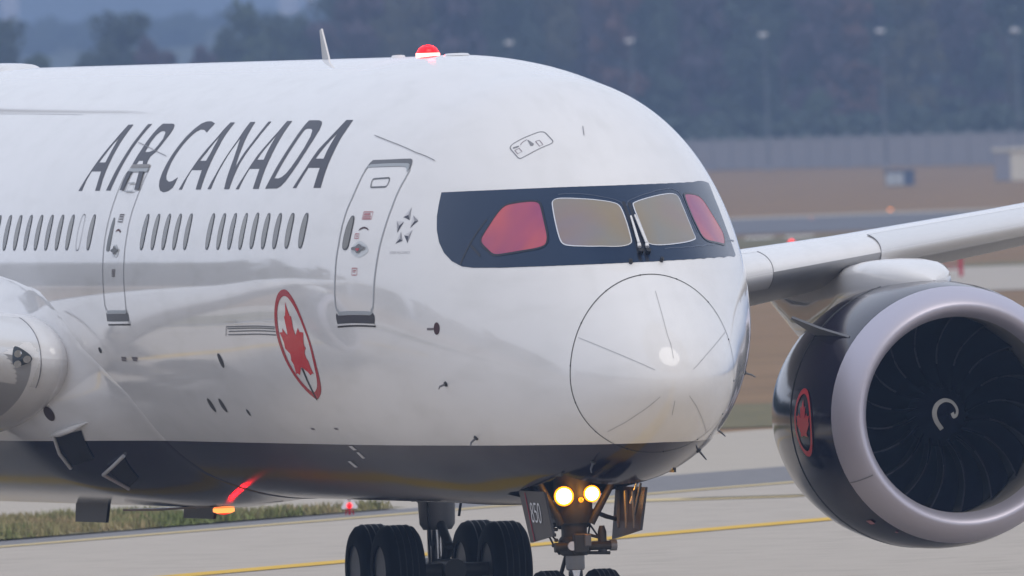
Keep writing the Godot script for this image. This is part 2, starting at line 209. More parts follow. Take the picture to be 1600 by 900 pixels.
# ---------------------------------------------------------------- measures (metres)
# Aircraft axes: a = aft of the nose tip, s = to starboard, h = above the ground. As a Node3D: x = -s, y = h, z = -a.
const BARREL := 4.807       # height of the fuselage axis
const BELLY_LINE := -2.12   # height of the paint line below the axis
const KNOT := 0.3           # the nose loft is a spline over the square root of a, in steps of KNOT
const TOP := [-1.292, -1.0, -.69, -.32, .157, .878, 1.576, 2.17, 2.585, 2.744, 2.894, 2.975, 2.97]
const WIDE := [0.0, .308, .597, .872, 1.145, 1.444, 1.804, 2.168, 2.435, 2.687, 2.813, 2.87, 2.885]
const LOW := [-1.292, -1.555, -1.81, -2.056, -2.287, -2.498, -2.674, -2.775, -2.871, -2.954, -2.986, -2.975, -2.97]
const MID := [-1.292, -1.29, -1.285, -1.27, -1.225, -1.051, -.833, -.577, -.302, -.08, .031, .05, 0.0]
# Viewpoint: 382 m off the nose, 14.8 degrees to starboard, on a 7 m mound
const BEARING := 0.2578
const AWAY := 381.742
const EYE := 7.1316

var M := {}
var plane: Node3D
var rng := RandomNumberGenerator.new()
var used := {}

# ---------------------------------------------------------------- helpers: nodes
func numbered(called: String, under: Node) -> String:
	var key := str(under.get_instance_id()) + called
	var n: int = used.get(key, 0)
	used[key] = n + 1
	return called if n == 0 else "%s_%03d" % [called, n]

func node(called: String, parent: Node = self) -> Node3D:
	var o := Node3D.new()
	o.name = numbered(called, parent)
	parent.add_child(o, true)
	return o

func part(called: String, mesh: Mesh, mat: Material, parent: Node = self) -> MeshInstance3D:
	var o := MeshInstance3D.new()
	o.name = numbered(called, parent)
	o.mesh = mesh
	o.material_override = mat
	parent.add_child(o, true)
	return o

func tag(o: Node, label: String, category := "", group := "", kind := "") -> Node:
	if label: o.set_meta("label", label)
	if category: o.set_meta("category", category)
	if group: o.set_meta("group", group)
	if kind: o.set_meta("kind", kind)
	return o

# ---------------------------------------------------------------- helpers: shapes
class Shape:
	var v := PackedVector3Array()
	var n := PackedVector3Array()
	var t := PackedVector2Array()
	var c := PackedColorArray()
	func tri(a: Vector3, b: Vector3, d: Vector3, na: Vector3, nb: Vector3, nd: Vector3, ta := Vector2.ZERO, tb := Vector2.ZERO, td := Vector2.ZERO) -> void:
		if (b - a).cross(d - a).dot(na + nb + nd) > 0.0:
			v.append_array([a, d, b]); n.append_array([na, nd, nb]); t.append_array([ta, td, tb])
		else:
			v.append_array([a, b, d]); n.append_array([na, nb, nd]); t.append_array([ta, tb, td])
	func flat(a: Vector3, b: Vector3, d: Vector3, out: Vector3) -> void:
		var k := (b - a).cross(d - a).normalized()
		if k.dot(out) < 0.0: k = -k
		tri(a, b, d, k, k, k, Vector2(a.x, a.z), Vector2(b.x, b.z), Vector2(d.x, d.z))
	func face(a: Vector3, b: Vector3, d: Vector3, e: Vector3, out: Vector3) -> void:
		flat(a, b, d, out); flat(a, d, e, out)
	func add(o: Shape, x := Transform3D.IDENTITY) -> Shape:
		for k in o.v.size():
			v.append(x * o.v[k]); n.append((x.basis * o.n[k]).normalized()); t.append(o.t[k])
		return self
	func mesh() -> ArrayMesh:
		var a := []
		a.resize(Mesh.ARRAY_MAX)
		a[Mesh.ARRAY_VERTEX] = v; a[Mesh.ARRAY_NORMAL] = n; a[Mesh.ARRAY_TEX_UV] = t
		if c.size() == v.size() and c.size() > 0: a[Mesh.ARRAY_COLOR] = c
		var m := ArrayMesh.new()
		m.add_surface_from_arrays(Mesh.PRIMITIVE_TRIANGLES, a)
		return m

func loft(rings: Array, closed := true, caps := true, uv := Vector2(1, 1), sh: Shape = null) -> Shape:
	if sh == null: sh = Shape.new()
	var rows := rings.size()
	var cols: int = rings[0].size()
	var nor := []
	var sum := 0.0
	var mids := []
	for i in rows:
		var m := Vector3.ZERO
		for p in rings[i]: m += p
		mids.append(m / cols)
	for i in rows:
		var row := PackedVector3Array()
		for j in cols:
			var jn := (j + 1) % cols if closed else mini(j + 1, cols - 1)
			var jp := (j + cols - 1) % cols if closed else maxi(j - 1, 0)
			var k: Vector3 = (rings[i][jn] - rings[i][jp]).cross(rings[mini(i + 1, rows - 1)][j] - rings[maxi(i - 1, 0)][j])
			if k.length_squared() < 1e-16: k = rings[i][j] - mids[i]
			k = k.normalized()
			sum += k.dot((rings[i][j] - mids[i]).normalized())
			row.append(k)
		nor.append(row)
	if sum < 0.0:
		for i in rows:
			for j in cols: nor[i][j] = -nor[i][j]
	for i in rows - 1:
		for j in (cols if closed else cols - 1):
			var k := (j + 1) % cols
			var ta := Vector2(float(j) / cols * uv.x, float(i) / rows * uv.y)
			var tb := Vector2(float(j + 1) / cols * uv.x, float(i) / rows * uv.y)
			var tc := Vector2(float(j + 1) / cols * uv.x, float(i + 1) / rows * uv.y)
			var td := Vector2(float(j) / cols * uv.x, float(i + 1) / rows * uv.y)
			sh.tri(rings[i][j], rings[i][k], rings[i + 1][k], nor[i][j], nor[i][k], nor[i + 1][k], ta, tb, tc)
			sh.tri(rings[i][j], rings[i + 1][k], rings[i + 1][j], nor[i][j], nor[i + 1][k], nor[i + 1][j], ta, tc, td)
	if caps and closed:
		for e in [0, rows - 1]:
			var out: Vector3 = mids[e] - mids[1 if e == 0 else rows - 2]
			for j in cols: sh.flat(mids[e], rings[e][j], rings[e][(j + 1) % cols], out)
	return sh

# a body of revolution round +z: profile of (z, radius)
func lathe(profile: Array, segs := 32, caps := true, from := 0.0, to := TAU, sh: Shape = null) -> Shape:
	var rings := []
	var closed := is_equal_approx(to - from, TAU)
	for p in profile:
		var ring := PackedVector3Array()
		for j in (segs if closed else segs + 1):
			var w := from + (to - from) * j / segs
			ring.append(Vector3(cos(w) * p.y, sin(w) * p.y, p.x))
		rings.append(ring)
	return loft(rings, closed, caps, Vector2(1, 1), sh)

func tube(pts: Array, r: Variant, segs := 10, sh: Shape = null) -> Shape:
	var rings := []
	for i in pts.size():
		var d: Vector3 = (pts[mini(i + 1, pts.size() - 1)] - pts[maxi(i - 1, 0)]).normalized()
		var u := d.cross(Vector3.UP if absf(d.y) < 0.9 else Vector3.RIGHT).normalized()
		var w := d.cross(u)
		var rad: float = r[i] if r is Array else r
		var ring := PackedVector3Array()
		for j in segs: ring.append(pts[i] + (u * cos(TAU * j / segs) + w * sin(TAU * j / segs)) * rad)
		rings.append(ring)
	return loft(rings, true, true, Vector2(1, 1), sh)

# a box with chamfered edges
func box(size: Vector3, at := Transform3D.IDENTITY, cham := 0.0, sh: Shape = null) -> Shape:
	if sh == null: sh = Shape.new()
	var h := size / 2.0
	var c := minf(cham, minf(h.x, minf(h.y, h.z)) * 0.9)
	var b := Shape.new()
	for ax in 3:
		for sg in [-1.0, 1.0]:
			var n := Vector3.ZERO; n[ax] = sg
			var u := Vector3.ZERO; u[(ax + 1) % 3] = h[(ax + 1) % 3] - c
			var w := Vector3.ZERO; w[(ax + 2) % 3] = h[(ax + 2) % 3] - c
			var p := n * h[ax]
			b.face(p - u - w, p + u - w, p + u + w, p - u + w, n)
			if c > 0.0:
				for k in [(ax + 1) % 3]:
					for s2 in [-1.0, 1.0]:
						var m := Vector3.ZERO; m[k] = s2
						var e := Vector3.ZERO; e[3 - ax - k] = h[3 - ax - k] - c
						var p1 := n * h[ax] + m * (h[k] - c)
						var p2 := n * (h[ax] - c) + m * h[k]
						b.face(p1 - e, p1 + e, p2 + e, p2 - e, n + m)
	if c > 0.0:
		for x in [-1.0, 1.0]:
			for y in [-1.0, 1.0]:
				for z in [-1.0, 1.0]:
					b.flat(Vector3(x * h.x, y * (h.y - c), z * (h.z - c)), Vector3(x * (h.x - c), y * h.y, z * (h.z - c)), Vector3(x * (h.x - c), y * (h.y - c), z * h.z), Vector3(x, y, z))
	return sh.add(b, at)

# a polygon in the plane of (a, h) or any other pair, given thickness: corners are 3D points of one face, push is the other face's offset
func slab(corners: Array, push: Vector3, sh: Shape = null) -> Shape:
	if sh == null: sh = Shape.new()
	var m := Vector3.ZERO
	for p in corners: m += p
	m /= corners.size()
	var n := corners.size()
	var flat2 := PackedVector2Array()
	var ux: Vector3 = (corners[1] - corners[0]).normalized()
	var uy := push.normalized().cross(ux)
	for p in corners: flat2.append(Vector2((p - m).dot(ux), (p - m).dot(uy)))
	var ids := Geometry2D.triangulate_polygon(flat2)
	for k in range(0, ids.size(), 3):
		sh.flat(corners[ids[k]], corners[ids[k + 1]], corners[ids[k + 2]], -push)
		sh.flat(corners[ids[k]] + push, corners[ids[k + 1]] + push, corners[ids[k + 2]] + push, push)
	for k in n:
		var a: Vector3 = corners[k]
		var b: Vector3 = corners[(k + 1) % n]
		sh.face(a, b, b + push, a + push, (a + b) / 2.0 - m)
	return sh

# ---------------------------------------------------------------- helpers: the fuselage skin
func spline(vals: Array, q: float) -> float:
	var i := clampi(int(q / KNOT), 0, vals.size() - 2)
	var t := q / KNOT - i
	var b: float = vals[i]
	var c: float = vals[i + 1]
	var a: float = vals[i - 1] if i > 0 else 2.0 * b - c
	var d: float = vals[i + 2] if i + 2 < vals.size() else vals[-1]
	return 0.5 * (2.0 * b + (c - a) * t + (2.0 * a - 5.0 * b + 4.0 * c - d) * t * t + (3.0 * b - a - 3.0 * c + d) * t * t * t)

# (top, half width, bottom, height of the greatest width) of the section a metres aft
func section(a: float) -> Vector4:
	if a < 12.95:
		var q := sqrt(maxf(a, 0.0))
		return Vector4(spline(TOP, q), spline(WIDE, q), spline(LOW, q), spline(MID, q))
	if a < 42.0: return Vector4(2.97, 2.885, -2.97, 0.0)
	var t := (a - 42.0) / 19.5
	var up := 2.97 - 0.8 * t * t
	var low := -2.97 + 4.6 * pow(t, 1.5)
	return Vector4(up, 2.885 * (1.0 - pow(t, 1.8)) + 0.15 * t, low, (up + low) * 0.5 * t)

# a point of the skin: deg is the angle from the crown, positive to starboard
func skin(a: float, deg: float) -> Vector3:
	var k := section(a)
	var c := cos(deg_to_rad(deg))
	var e := k.w + (k.x - k.w) * c if c >= 0.0 else k.w + (k.w - k.z) * c
	return Vector3(-k.y * sin(deg_to_rad(deg)), BARREL + e, -a)

func skin_normal(a: float, deg: float) -> Vector3:
	if a < 0.001: return Vector3(0, 0, 1)
	var d := minf(0.02, 0.3 * a)
	var n := (skin(a + d, deg) - skin(a - d, deg)).cross(skin(a, deg + 0.4) - skin(a, deg - 0.4))
	if n.length_squared() < 1e-14: return Vector3(0, 0, 1)
	n = n.normalized()
	return n if n.dot(skin(a, deg) - Vector3(0, BARREL + section(a).w, -a - 0.6)) > 0.0 else -n

# (a, v) to a point: v is the angle from the crown in units of 20 degrees, about a metre on the barrel
func on_skin(p: Vector2, off := 0.0) -> Vector3:
	return skin(p.x, p.y * 20.0) + skin_normal(p.x, p.y * 20.0) * off

func pairs(flat: Array, a_shift := 0.0) -> PackedVector2Array:
	var o := PackedVector2Array()
	for k in range(0, flat.size(), 2): o.append(Vector2(flat[k] + a_shift, flat[k + 1]))
	return o

func rounded(p: PackedVector2Array, times := 2, closed := true) -> PackedVector2Array:
	for _k in times:
		var o := PackedVector2Array()
		if not closed: o.append(p[0])
		for i in (p.size() if closed else p.size() - 1):
			var b := p[(i + 1) % p.size()]
			o.append(p[i].lerp(b, 0.25)); o.append(p[i].lerp(b, 0.75))
		if not closed: o.append(p[-1])
		p = o
	return p

# paint or a thin panel that follows the skin: outline and holes in (a, v)
func patch(outer: PackedVector2Array, holes := [], off := 0.004, step := 0.14, sh: Shape = null) -> Shape:
	if sh == null: sh = Shape.new()
	var lo := outer[0]
	var hi := outer[0]
	for p in outer:
		lo = lo.min(p); hi = hi.max(p)
	var x := floorf(lo.x / step) * step + 0.0137
	x -= step
	while x < hi.x:
		var y := floorf(lo.y / step) * step + 0.0091 - step
		while y < hi.y:
			patch_cell(Rect2(x, y, step, step), outer, holes, off, sh, 3)
			y += step
		x += step
	return sh

func patch_cell(r: Rect2, outer: PackedVector2Array, holes: Array, off: float, sh: Shape, more: int) -> void:
	var cell := PackedVector2Array([r.position, r.position + Vector2(r.size.x, 0), r.end, r.position + Vector2(0, r.size.y)])
	var bits := Geometry2D.intersect_polygons(cell, outer)
	for h in holes:
		var left: Array[PackedVector2Array] = []
		for b in bits: left.append_array(Geometry2D.clip_polygons(b, h))
		bits = left
	var ring := false
	var first := bits[0] if bits.size() else cell
	for b in bits: ring = ring or Geometry2D.is_polygon_clockwise(b) != Geometry2D.is_polygon_clockwise(first)
	if ring and more > 0:
		for i in 2:
			for j in 2: patch_cell(Rect2(r.position + r.size * 0.5 * Vector2(i, j), r.size * 0.5), outer, holes, off, sh, more - 1)
		return
	for b in bits:
		var ids := Geometry2D.triangulate_polygon(b)
		for k in range(0, ids.size(), 3):
			var p := [b[ids[k]], b[ids[k + 1]], b[ids[k + 2]]]
			sh.tri(on_skin(p[0], off), on_skin(p[1], off), on_skin(p[2], off), skin_normal(p[0].x, p[0].y * 20.0), skin_normal(p[1].x, p[1].y * 20.0), skin_normal(p[2].x, p[2].y * 20.0), p[0], p[1], p[2])

# a thin raised strip along a line on the skin
func strip(line: PackedVector2Array, width: float, off := 0.006, closed := false, sh: Shape = null) -> Shape:
	if sh == null: sh = Shape.new()
	var fine := PackedVector2Array()
	var n := line.size()
	for i in (n if closed else n - 1):
		var a := line[i]
		var b := line[(i + 1) % n]
		var k := maxi(1, int(ceil(on_skin(a).distance_to(on_skin(b)) / 0.12)))
		for j in k: fine.append(a.lerp(b, float(j) / k))
	fine.append(line[0] if closed else line[-1])
	var l := PackedVector3Array()
	var r := PackedVector3Array()
	var nn := PackedVector3Array()
	for i in fine.size():
		var prev := fine[maxi(i - 1, 0)]
		var next := fine[mini(i + 1, fine.size() - 1)]
		if closed and i == 0: prev = fine[-2]
		if closed and i == fine.size() - 1: next = fine[1]
		var no := skin_normal(fine[i].x, fine[i].y * 20.0)
		var side := (on_skin(next) - on_skin(prev)).normalized().cross(no).normalized() * width * 0.5
		var p := on_skin(fine[i], off)
		l.append(p + side); r.append(p - side); nn.append(no)
	for i in fine.size() - 1:
		sh.tri(l[i], r[i], r[i + 1], nn[i], nn[i], nn[i + 1]); sh.tri(l[i], r[i + 1], l[i + 1], nn[i], nn[i + 1], nn[i + 1])
	return sh

func strips(lines: Array, width: float, off := 0.006) -> Shape:
	var sh := Shape.new()
	for l in lines: strip(pairs(l), width, off, false, sh)
	return sh

func patches(shapes: Array, off := 0.004, smooth := 0) -> Shape:
	var sh := Shape.new()
	for p in shapes: patch(rounded(pairs(p), smooth), [], off, 0.14, sh)
	return sh

# ---------------------------------------------------------------- helpers: materials
func noise_tex(freq: float, ramp: Array, octaves := 4, size := 256, seed_ := 1, normal := false, bump := 2.0, kind := FastNoiseLite.TYPE_SIMPLEX_SMOOTH) -> NoiseTexture2D:
	var f := FastNoiseLite.new()
	f.noise_type = kind
	f.seed = seed_; f.frequency = freq; f.fractal_octaves = octaves
	var t := NoiseTexture2D.new()
	t.width = size; t.height = size; t.seamless = true; t.noise = f
	if normal:
		t.as_normal_map = true; t.bump_strength = bump
	else:
		var g := Gradient.new()
		var offs := PackedFloat32Array()
		var cols := PackedColorArray()
		for k in ramp.size():
			offs.append(float(k) / (ramp.size() - 1)); cols.append(ramp[k])
		g.offsets = offs; g.colors = cols
		t.color_ramp = g
	return t

func lin(r: float, g: float, b: float) -> Color:
	return Color(r, g, b).linear_to_srgb()

func mat(c: Color, rough := 0.5, metal := 0.0, spec := 0.5) -> StandardMaterial3D:
	var m := StandardMaterial3D.new()
	m.albedo_color = c; m.roughness = rough; m.metallic = metal; m.metallic_specular = spec
	m.cull_mode = BaseMaterial3D.CULL_DISABLED
	return m

# a material coloured by noise laid over world or object axes
func grain(freq: float, ramp: Array, scale: float, rough := 0.9, octaves := 4, seed_ := 1, world := true) -> StandardMaterial3D:
	var m := mat(Color.WHITE, rough)
	m.albedo_texture = noise_tex(freq, ramp, octaves, 512, seed_)
	m.uv1_triplanar = true; m.uv1_world_triplanar = world
	m.uv1_scale = Vector3.ONE * scale
	return m

func glow(c: Color, energy: float) -> StandardMaterial3D:
	var m := mat(c, 0.3)
	m.emission_enabled = true; m.emission = c; m.emission_energy_multiplier = energy
	return m

# ---------------------------------------------------------------- helpers: the airfield, measured from the foot of the mound
# far = metres along the view line over the nose, side = metres to its right
func site(far: float, side: float, h := 0.0) -> Vector3:
	var ahead := Vector3(sin(BEARING), 0, -cos(BEARING))
	var right := Vector3(cos(BEARING), 0, sin(BEARING))
	return -ahead * AWAY + ahead * far + right * side + Vector3(0, h, 0)

# along the taxiways, which run 16 degrees off the view line: n = metres across, l = metres along
const LANE := 0.27925
func lane(l: float, n: float) -> Vector2:
	return Vector2(n * sin(LANE) + l * cos(LANE), -n * cos(LANE) + l * sin(LANE))

# ================================================================ the scene
func _ready() -> void:
	rng.seed = 787
	camera_and_light()
	materials()
	ground()
	aircraft()
	background()

func camera_and_light() -> void:
	var cam := Camera3D.new()
	cam.name = "Camera"
	add_child(cam)
	var ahead := Vector3(sin(BEARING), 0, -cos(BEARING))
	var right := Vector3(cos(BEARING), 0, sin(BEARING))
	var eye := site(0, 0, EYE)
	var look := ahead - right * 0.0055096 - Vector3.UP * 0.0062006
	cam.look_at_from_position(eye, eye + look * 400.0, Vector3.UP * cos(0.0353) + right * sin(0.0353))
	var lens := CameraAttributesPhysical.new()
	lens.frustum_focal_length = 24.0 * 46181.26 / 900.0
	lens.frustum_focus_distance = 394.0
	lens.frustum_near = 1.0
	lens.frustum_far = 30000.0
	lens.exposure_aperture = 9.0
	cam.attributes = lens
	cam.fov = rad_to_deg(2.0 * atan(450.0 / 46181.26))
	cam.near = 1.0
	cam.far = 30000.0
	cam.current = true

	var sky := ProceduralSkyMaterial.new()
	sky.sky_top_color = Color(0.80, 0.84, 0.92)
	sky.sky_horizon_color = Color(0.90, 0.92, 0.97)
	sky.sky_curve = 0.25
	sky.ground_bottom_color = Color(0.3, 0.29, 0.28)
	sky.ground_horizon_color = Color(0.55, 0.55, 0.58)
	sky.sun_angle_max = 40.0
	sky.sky_cover = noise_tex(0.012, [Color(0, 0, 0, 0), Color(0.05, 0.05, 0.06, 0.4), Color(0.22, 0.22, 0.23, 1)], 4, 512, 5)
	sky.sky_cover_modulate = Color(1, 1, 1, 0.6)
	var s := Sky.new()
	s.sky_material = sky
	var e := Environment.new()
	e.background_mode = Environment.BG_SKY
	e.sky = s
	e.tonemap_mode = Environment.TONE_MAPPER_LINEAR
	e.tonemap_exposure = 1.12
	e.fog_enabled = true
	e.fog_density = 0.00016
	e.fog_light_color = Color(0.7, 0.82, 1.0)
	e.sdfgi_enabled = true
	e.ssao_enabled = true
	e.ssil_enabled = true
	var w := WorldEnvironment.new()
	w.name = "WorldEnvironment"
	w.environment = e
	add_child(w)

	var sun := DirectionalLight3D.new()
	sun.name = "Sun"
	sun.light_energy = 0.36
	sun.light_angular_distance = 40.0
	sun.light_color = Color(1.0, 0.975, 0.95)
	sun.shadow_enabled = true
	# behind the photographer's right shoulder, high, veiled by cloud
	var toward := (-ahead * 0.75 + right * 0.25 + Vector3.UP * 1.25).normalized()
	sun.look_at_from_position(toward * 50.0, Vector3.ZERO, Vector3.UP)
	add_child(sun)

func materials() -> void:
	M.white = mat(Color(0.915, 0.912, 0.917), 0.07)
	M.white.clearcoat_enabled = true; M.white.clearcoat = 0.25; M.white.clearcoat_roughness = 0.05
	M.white.detail_enabled = true
	M.white.detail_blend_mode = BaseMaterial3D.BLEND_MODE_MUL
	M.white.detail_albedo = noise_tex(0.02, [Color(0.955, 0.955, 0.95), Color(1, 1, 1), Color(1, 1, 1)], 5, 512, 3)
	M.white.uv1_triplanar = true; M.white.uv1_scale = Vector3(0.22, 0.22, 0.06)
	M.navy = mat(lin(0.009, 0.006, 0.022), 0.11, 0.0, 0.42)
	M.mask = mat(lin(0.014, 0.032, 0.075), 0.22, 0.0, 0.4)
	M.mask_seam = mat(lin(0.006, 0.009, 0.022), 0.3)
	M.mask_edge = mat(lin(0.04, 0.06, 0.11), 0.3)
	M.slate = mat(lin(0.042, 0.044, 0.066), 0.4, 0.0, 0.3)
	M.red = mat(lin(0.62, 0.008, 0.018), 0.25)
	M.dark_red = mat(lin(0.42, 0.006, 0.018), 0.25)
	M.black = mat(lin(0.008, 0.008, 0.012), 0.4)
	M.rim_dark = mat(lin(0.02, 0.022, 0.026), 0.35)
	M.cabin = mat(lin(0.155, 0.148, 0.135), 0.22)
	M.blinds = [M.cabin, mat(lin(0.18, 0.172, 0.155), 0.24), mat(lin(0.13, 0.122, 0.118), 0.2)]
	M.seal = mat(lin(0.38, 0.4, 0.43), 0.5)
	M.seal_dark = mat(lin(0.13, 0.135, 0.15), 0.5)
	M.door_band = mat(lin(0.36, 0.39, 0.42), 0.4)
	M.sill = mat(lin(0.045, 0.045, 0.055), 0.4)
	M.mark = mat(lin(0.3, 0.25, 0.28), 0.6)
	M.mark_red = mat(lin(0.5, 0.22, 0.24), 0.6)
	M.faint = mat(lin(0.5, 0.5, 0.53), 0.5)
	M.seam = mat(lin(0.22, 0.22, 0.24), 0.5)
	M.seam_dark = mat(lin(0.03, 0.03, 0.025), 0.5)
	M.silver = mat(lin(0.75, 0.76, 0.8), 0.25, 0.4)
	M.chrome = mat(lin(0.7, 0.71, 0.74), 0.16, 0.9)
	M.pane_front = grain(0.003, [Color(0.62, 0.55, 0.66), Color(0.64, 0.62, 0.56), Color(0.6, 0.62, 0.6), Color(0.68, 0.6, 0.44), Color(0.55, 0.5, 0.66)], 0.4, 0.3, 1, 21, false)  # shifting sheen of the coated glass, painted in as colour noise
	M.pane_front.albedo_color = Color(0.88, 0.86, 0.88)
	M.pane_side = grain(0.004, [Color(0.5, 0.22, 0.45), Color(0.62, 0.28, 0.45), Color(0.72, 0.33, 0.4), Color(0.85, 0.38, 0.36)], 0.55, 0.25, 2, 12, false)  # pink iridescent reflection of the coating, painted into the albedo
	M.lip = mat(lin(0.56, 0.54, 0.63), 0.48, 0.6)
	M.slat = mat(lin(0.76, 0.76, 0.77), 0.25, 0.3)
	M.duct = mat(lin(0.2, 0.19, 0.18), 0.45)
	M.fan = mat(lin(0.002, 0.002, 0.012), 0.5, 0.0, 0.2)
	M.fan_edge = mat(lin(0.03, 0.028, 0.045), 0.35, 0.4)
	M.spinner = mat(lin(0.003, 0.003, 0.013), 0.5, 0.0, 0.2)
	M.wing_grey = mat(lin(0.36, 0.36, 0.37), 0.4)
	M.tyre = mat(lin(0.005, 0.0045, 0.006), 0.8, 0.0, 0.25)
	M.hub = mat(lin(0.18, 0.18, 0.19), 0.45, 0.4)
	M.gear = mat(lin(0.24, 0.24, 0.25), 0.4, 0.2)
	M.gear_dark = mat(lin(0.05, 0.048, 0.045), 0.5, 0.2)
	M.lamp_glass = mat(lin(0.05, 0.06, 0.07), 0.1)
	M.lamp_bulb = mat(lin(0.8, 0.8, 0.8), 0.15, 0.9)
	M.headlight = glow(Color(1.0, 0.93, 0.75), 5.0)
	M.headlight_glow = glow(Color(1.0, 0.62, 0.08), 1.25)  # amber bloom of the nose lamps, put in as emission
	M.beacon_red = glow(Color(1.0, 0.02, 0.08), 2.2)
	M.beacon_core = glow(Color(1.0, 0.55, 0.5), 5.0)
	M.beacon_warm = glow(Color(1.0, 0.6, 0.3), 1.7)
	# airfield
	M.grass_dry = grain(0.02, [Color(0.42, 0.33, 0.18), Color(0.5, 0.39, 0.25), Color(0.55, 0.43, 0.29), Color(0.47, 0.39, 0.22)], 0.008, 1.0, 5, 4)
	M.grass_green = grain(0.03, [Color(0.34, 0.33, 0.2), Color(0.42, 0.39, 0.25), Color(0.5, 0.45, 0.3)], 0.05, 1.0, 5, 6)
	M.concrete = grain(0.02, [Color(0.645, 0.61, 0.565), Color(0.69, 0.655, 0.61), Color(0.715, 0.68, 0.635), Color(0.67, 0.63, 0.585)], 0.05, 0.85, 5, 7)
	M.concrete_pale = grain(0.02, [Color(0.675, 0.64, 0.59), Color(0.725, 0.69, 0.64)], 0.05, 0.85, 5, 8)
	M.asphalt = grain(0.05, [Color(0.42, 0.415, 0.425), Color(0.48, 0.475, 0.485), Color(0.52, 0.51, 0.515)], 0.06, 0.85, 5, 9)
	M.runway = grain(0.03, [Color(0.36, 0.36, 0.39), Color(0.43, 0.43, 0.45)], 0.01, 0.8, 4, 10)
	M.yellow = grain(0.1, [Color(0.8, 0.63, 0.06), Color(0.92, 0.75, 0.1)], 0.3, 0.7, 4, 11)
	M.cream = grain(0.1, [Color(0.76, 0.68, 0.48), Color(0.84, 0.76, 0.56)], 0.3, 0.8, 4, 13)
	M.rubber_line = mat(lin(0.06, 0.055, 0.045), 0.8)
	M.white_line = mat(lin(0.7, 0.7, 0.68), 0.7)
	M.hill = grain(0.05, [Color(0.2, 0.26, 0.2), Color(0.3, 0.33, 0.26), Color(0.36, 0.36, 0.3)], 0.004, 1.0, 5, 14)
	M.bark = mat(lin(0.06, 0.05, 0.04), 0.95)
	M.fence_mesh = mat(Color(0.66, 0.65, 0.66, 0.85), 0.6)
	M.fence_mesh.transparency = BaseMaterial3D.TRANSPARENCY_ALPHA
	M.post = mat(lin(0.3, 0.3, 0.32), 0.5, 0.0)
	M.mast = mat(lin(0.16, 0.18, 0.21), 0.6)
	M.lamp_head = mat(lin(0.78, 0.8, 0.84), 0.35)
	M.hut = mat(lin(0.75, 0.72, 0.63), 0.7)
	M.hut_grey = mat(lin(0.36, 0.36, 0.4), 0.7)
	M.box_pale = mat(lin(0.55, 0.6, 0.65), 0.5)
	M.box_blue = mat(lin(0.06, 0.1, 0.2), 0.5)
	M.wall_far = mat(lin(0.9, 0.82, 0.76), 0.8)
	M.glass_far = mat(lin(0.06, 0.08, 0.1), 0.2)
	M.marker_red = mat(lin(0.5, 0.02, 0.05), 0.5)
	M.amber = glow(Color(1.0, 0.55, 0.2), 4.5)
	M.amber_dim = glow(Color(1.0, 0.55, 0.25), 2.2)
	M.red_light = glow(Color(1.0, 0.1, 0.15), 4.0)

# ---------------------------------------------------------------- ground
func sheet(called: String, pts: Array, y: float, m: Material) -> MeshInstance3D:
	var flat2 := PackedVector2Array()
	for p in pts: flat2.append(p)
	var ids := Geometry2D.triangulate_polygon(flat2)
	var sh := Shape.new()
	for k in range(0, ids.size(), 3):
		sh.flat(site(flat2[ids[k]].x, flat2[ids[k]].y, y), site(flat2[ids[k + 1]].x, flat2[ids[k + 1]].y, y), site(flat2[ids[k + 2]].x, flat2[ids[k + 2]].y, y), Vector3.UP)
	var o := part(called, sh.mesh(), m)
	tag(o, "", "", "", "structure")
	return o

# an edge with small irregular steps between two lane points
func ragged(a: Vector2, b: Vector2, amp: float, n: int) -> Array:
	var o := []
	for k in n + 1:
		var p := a.lerp(b, float(k) / n)
		if k > 0 and k < n: p += Vector2(b.y - a.y, a.x - b.x).normalized() * rng.randf_range(-amp, amp)
		o.append(p)
	return o

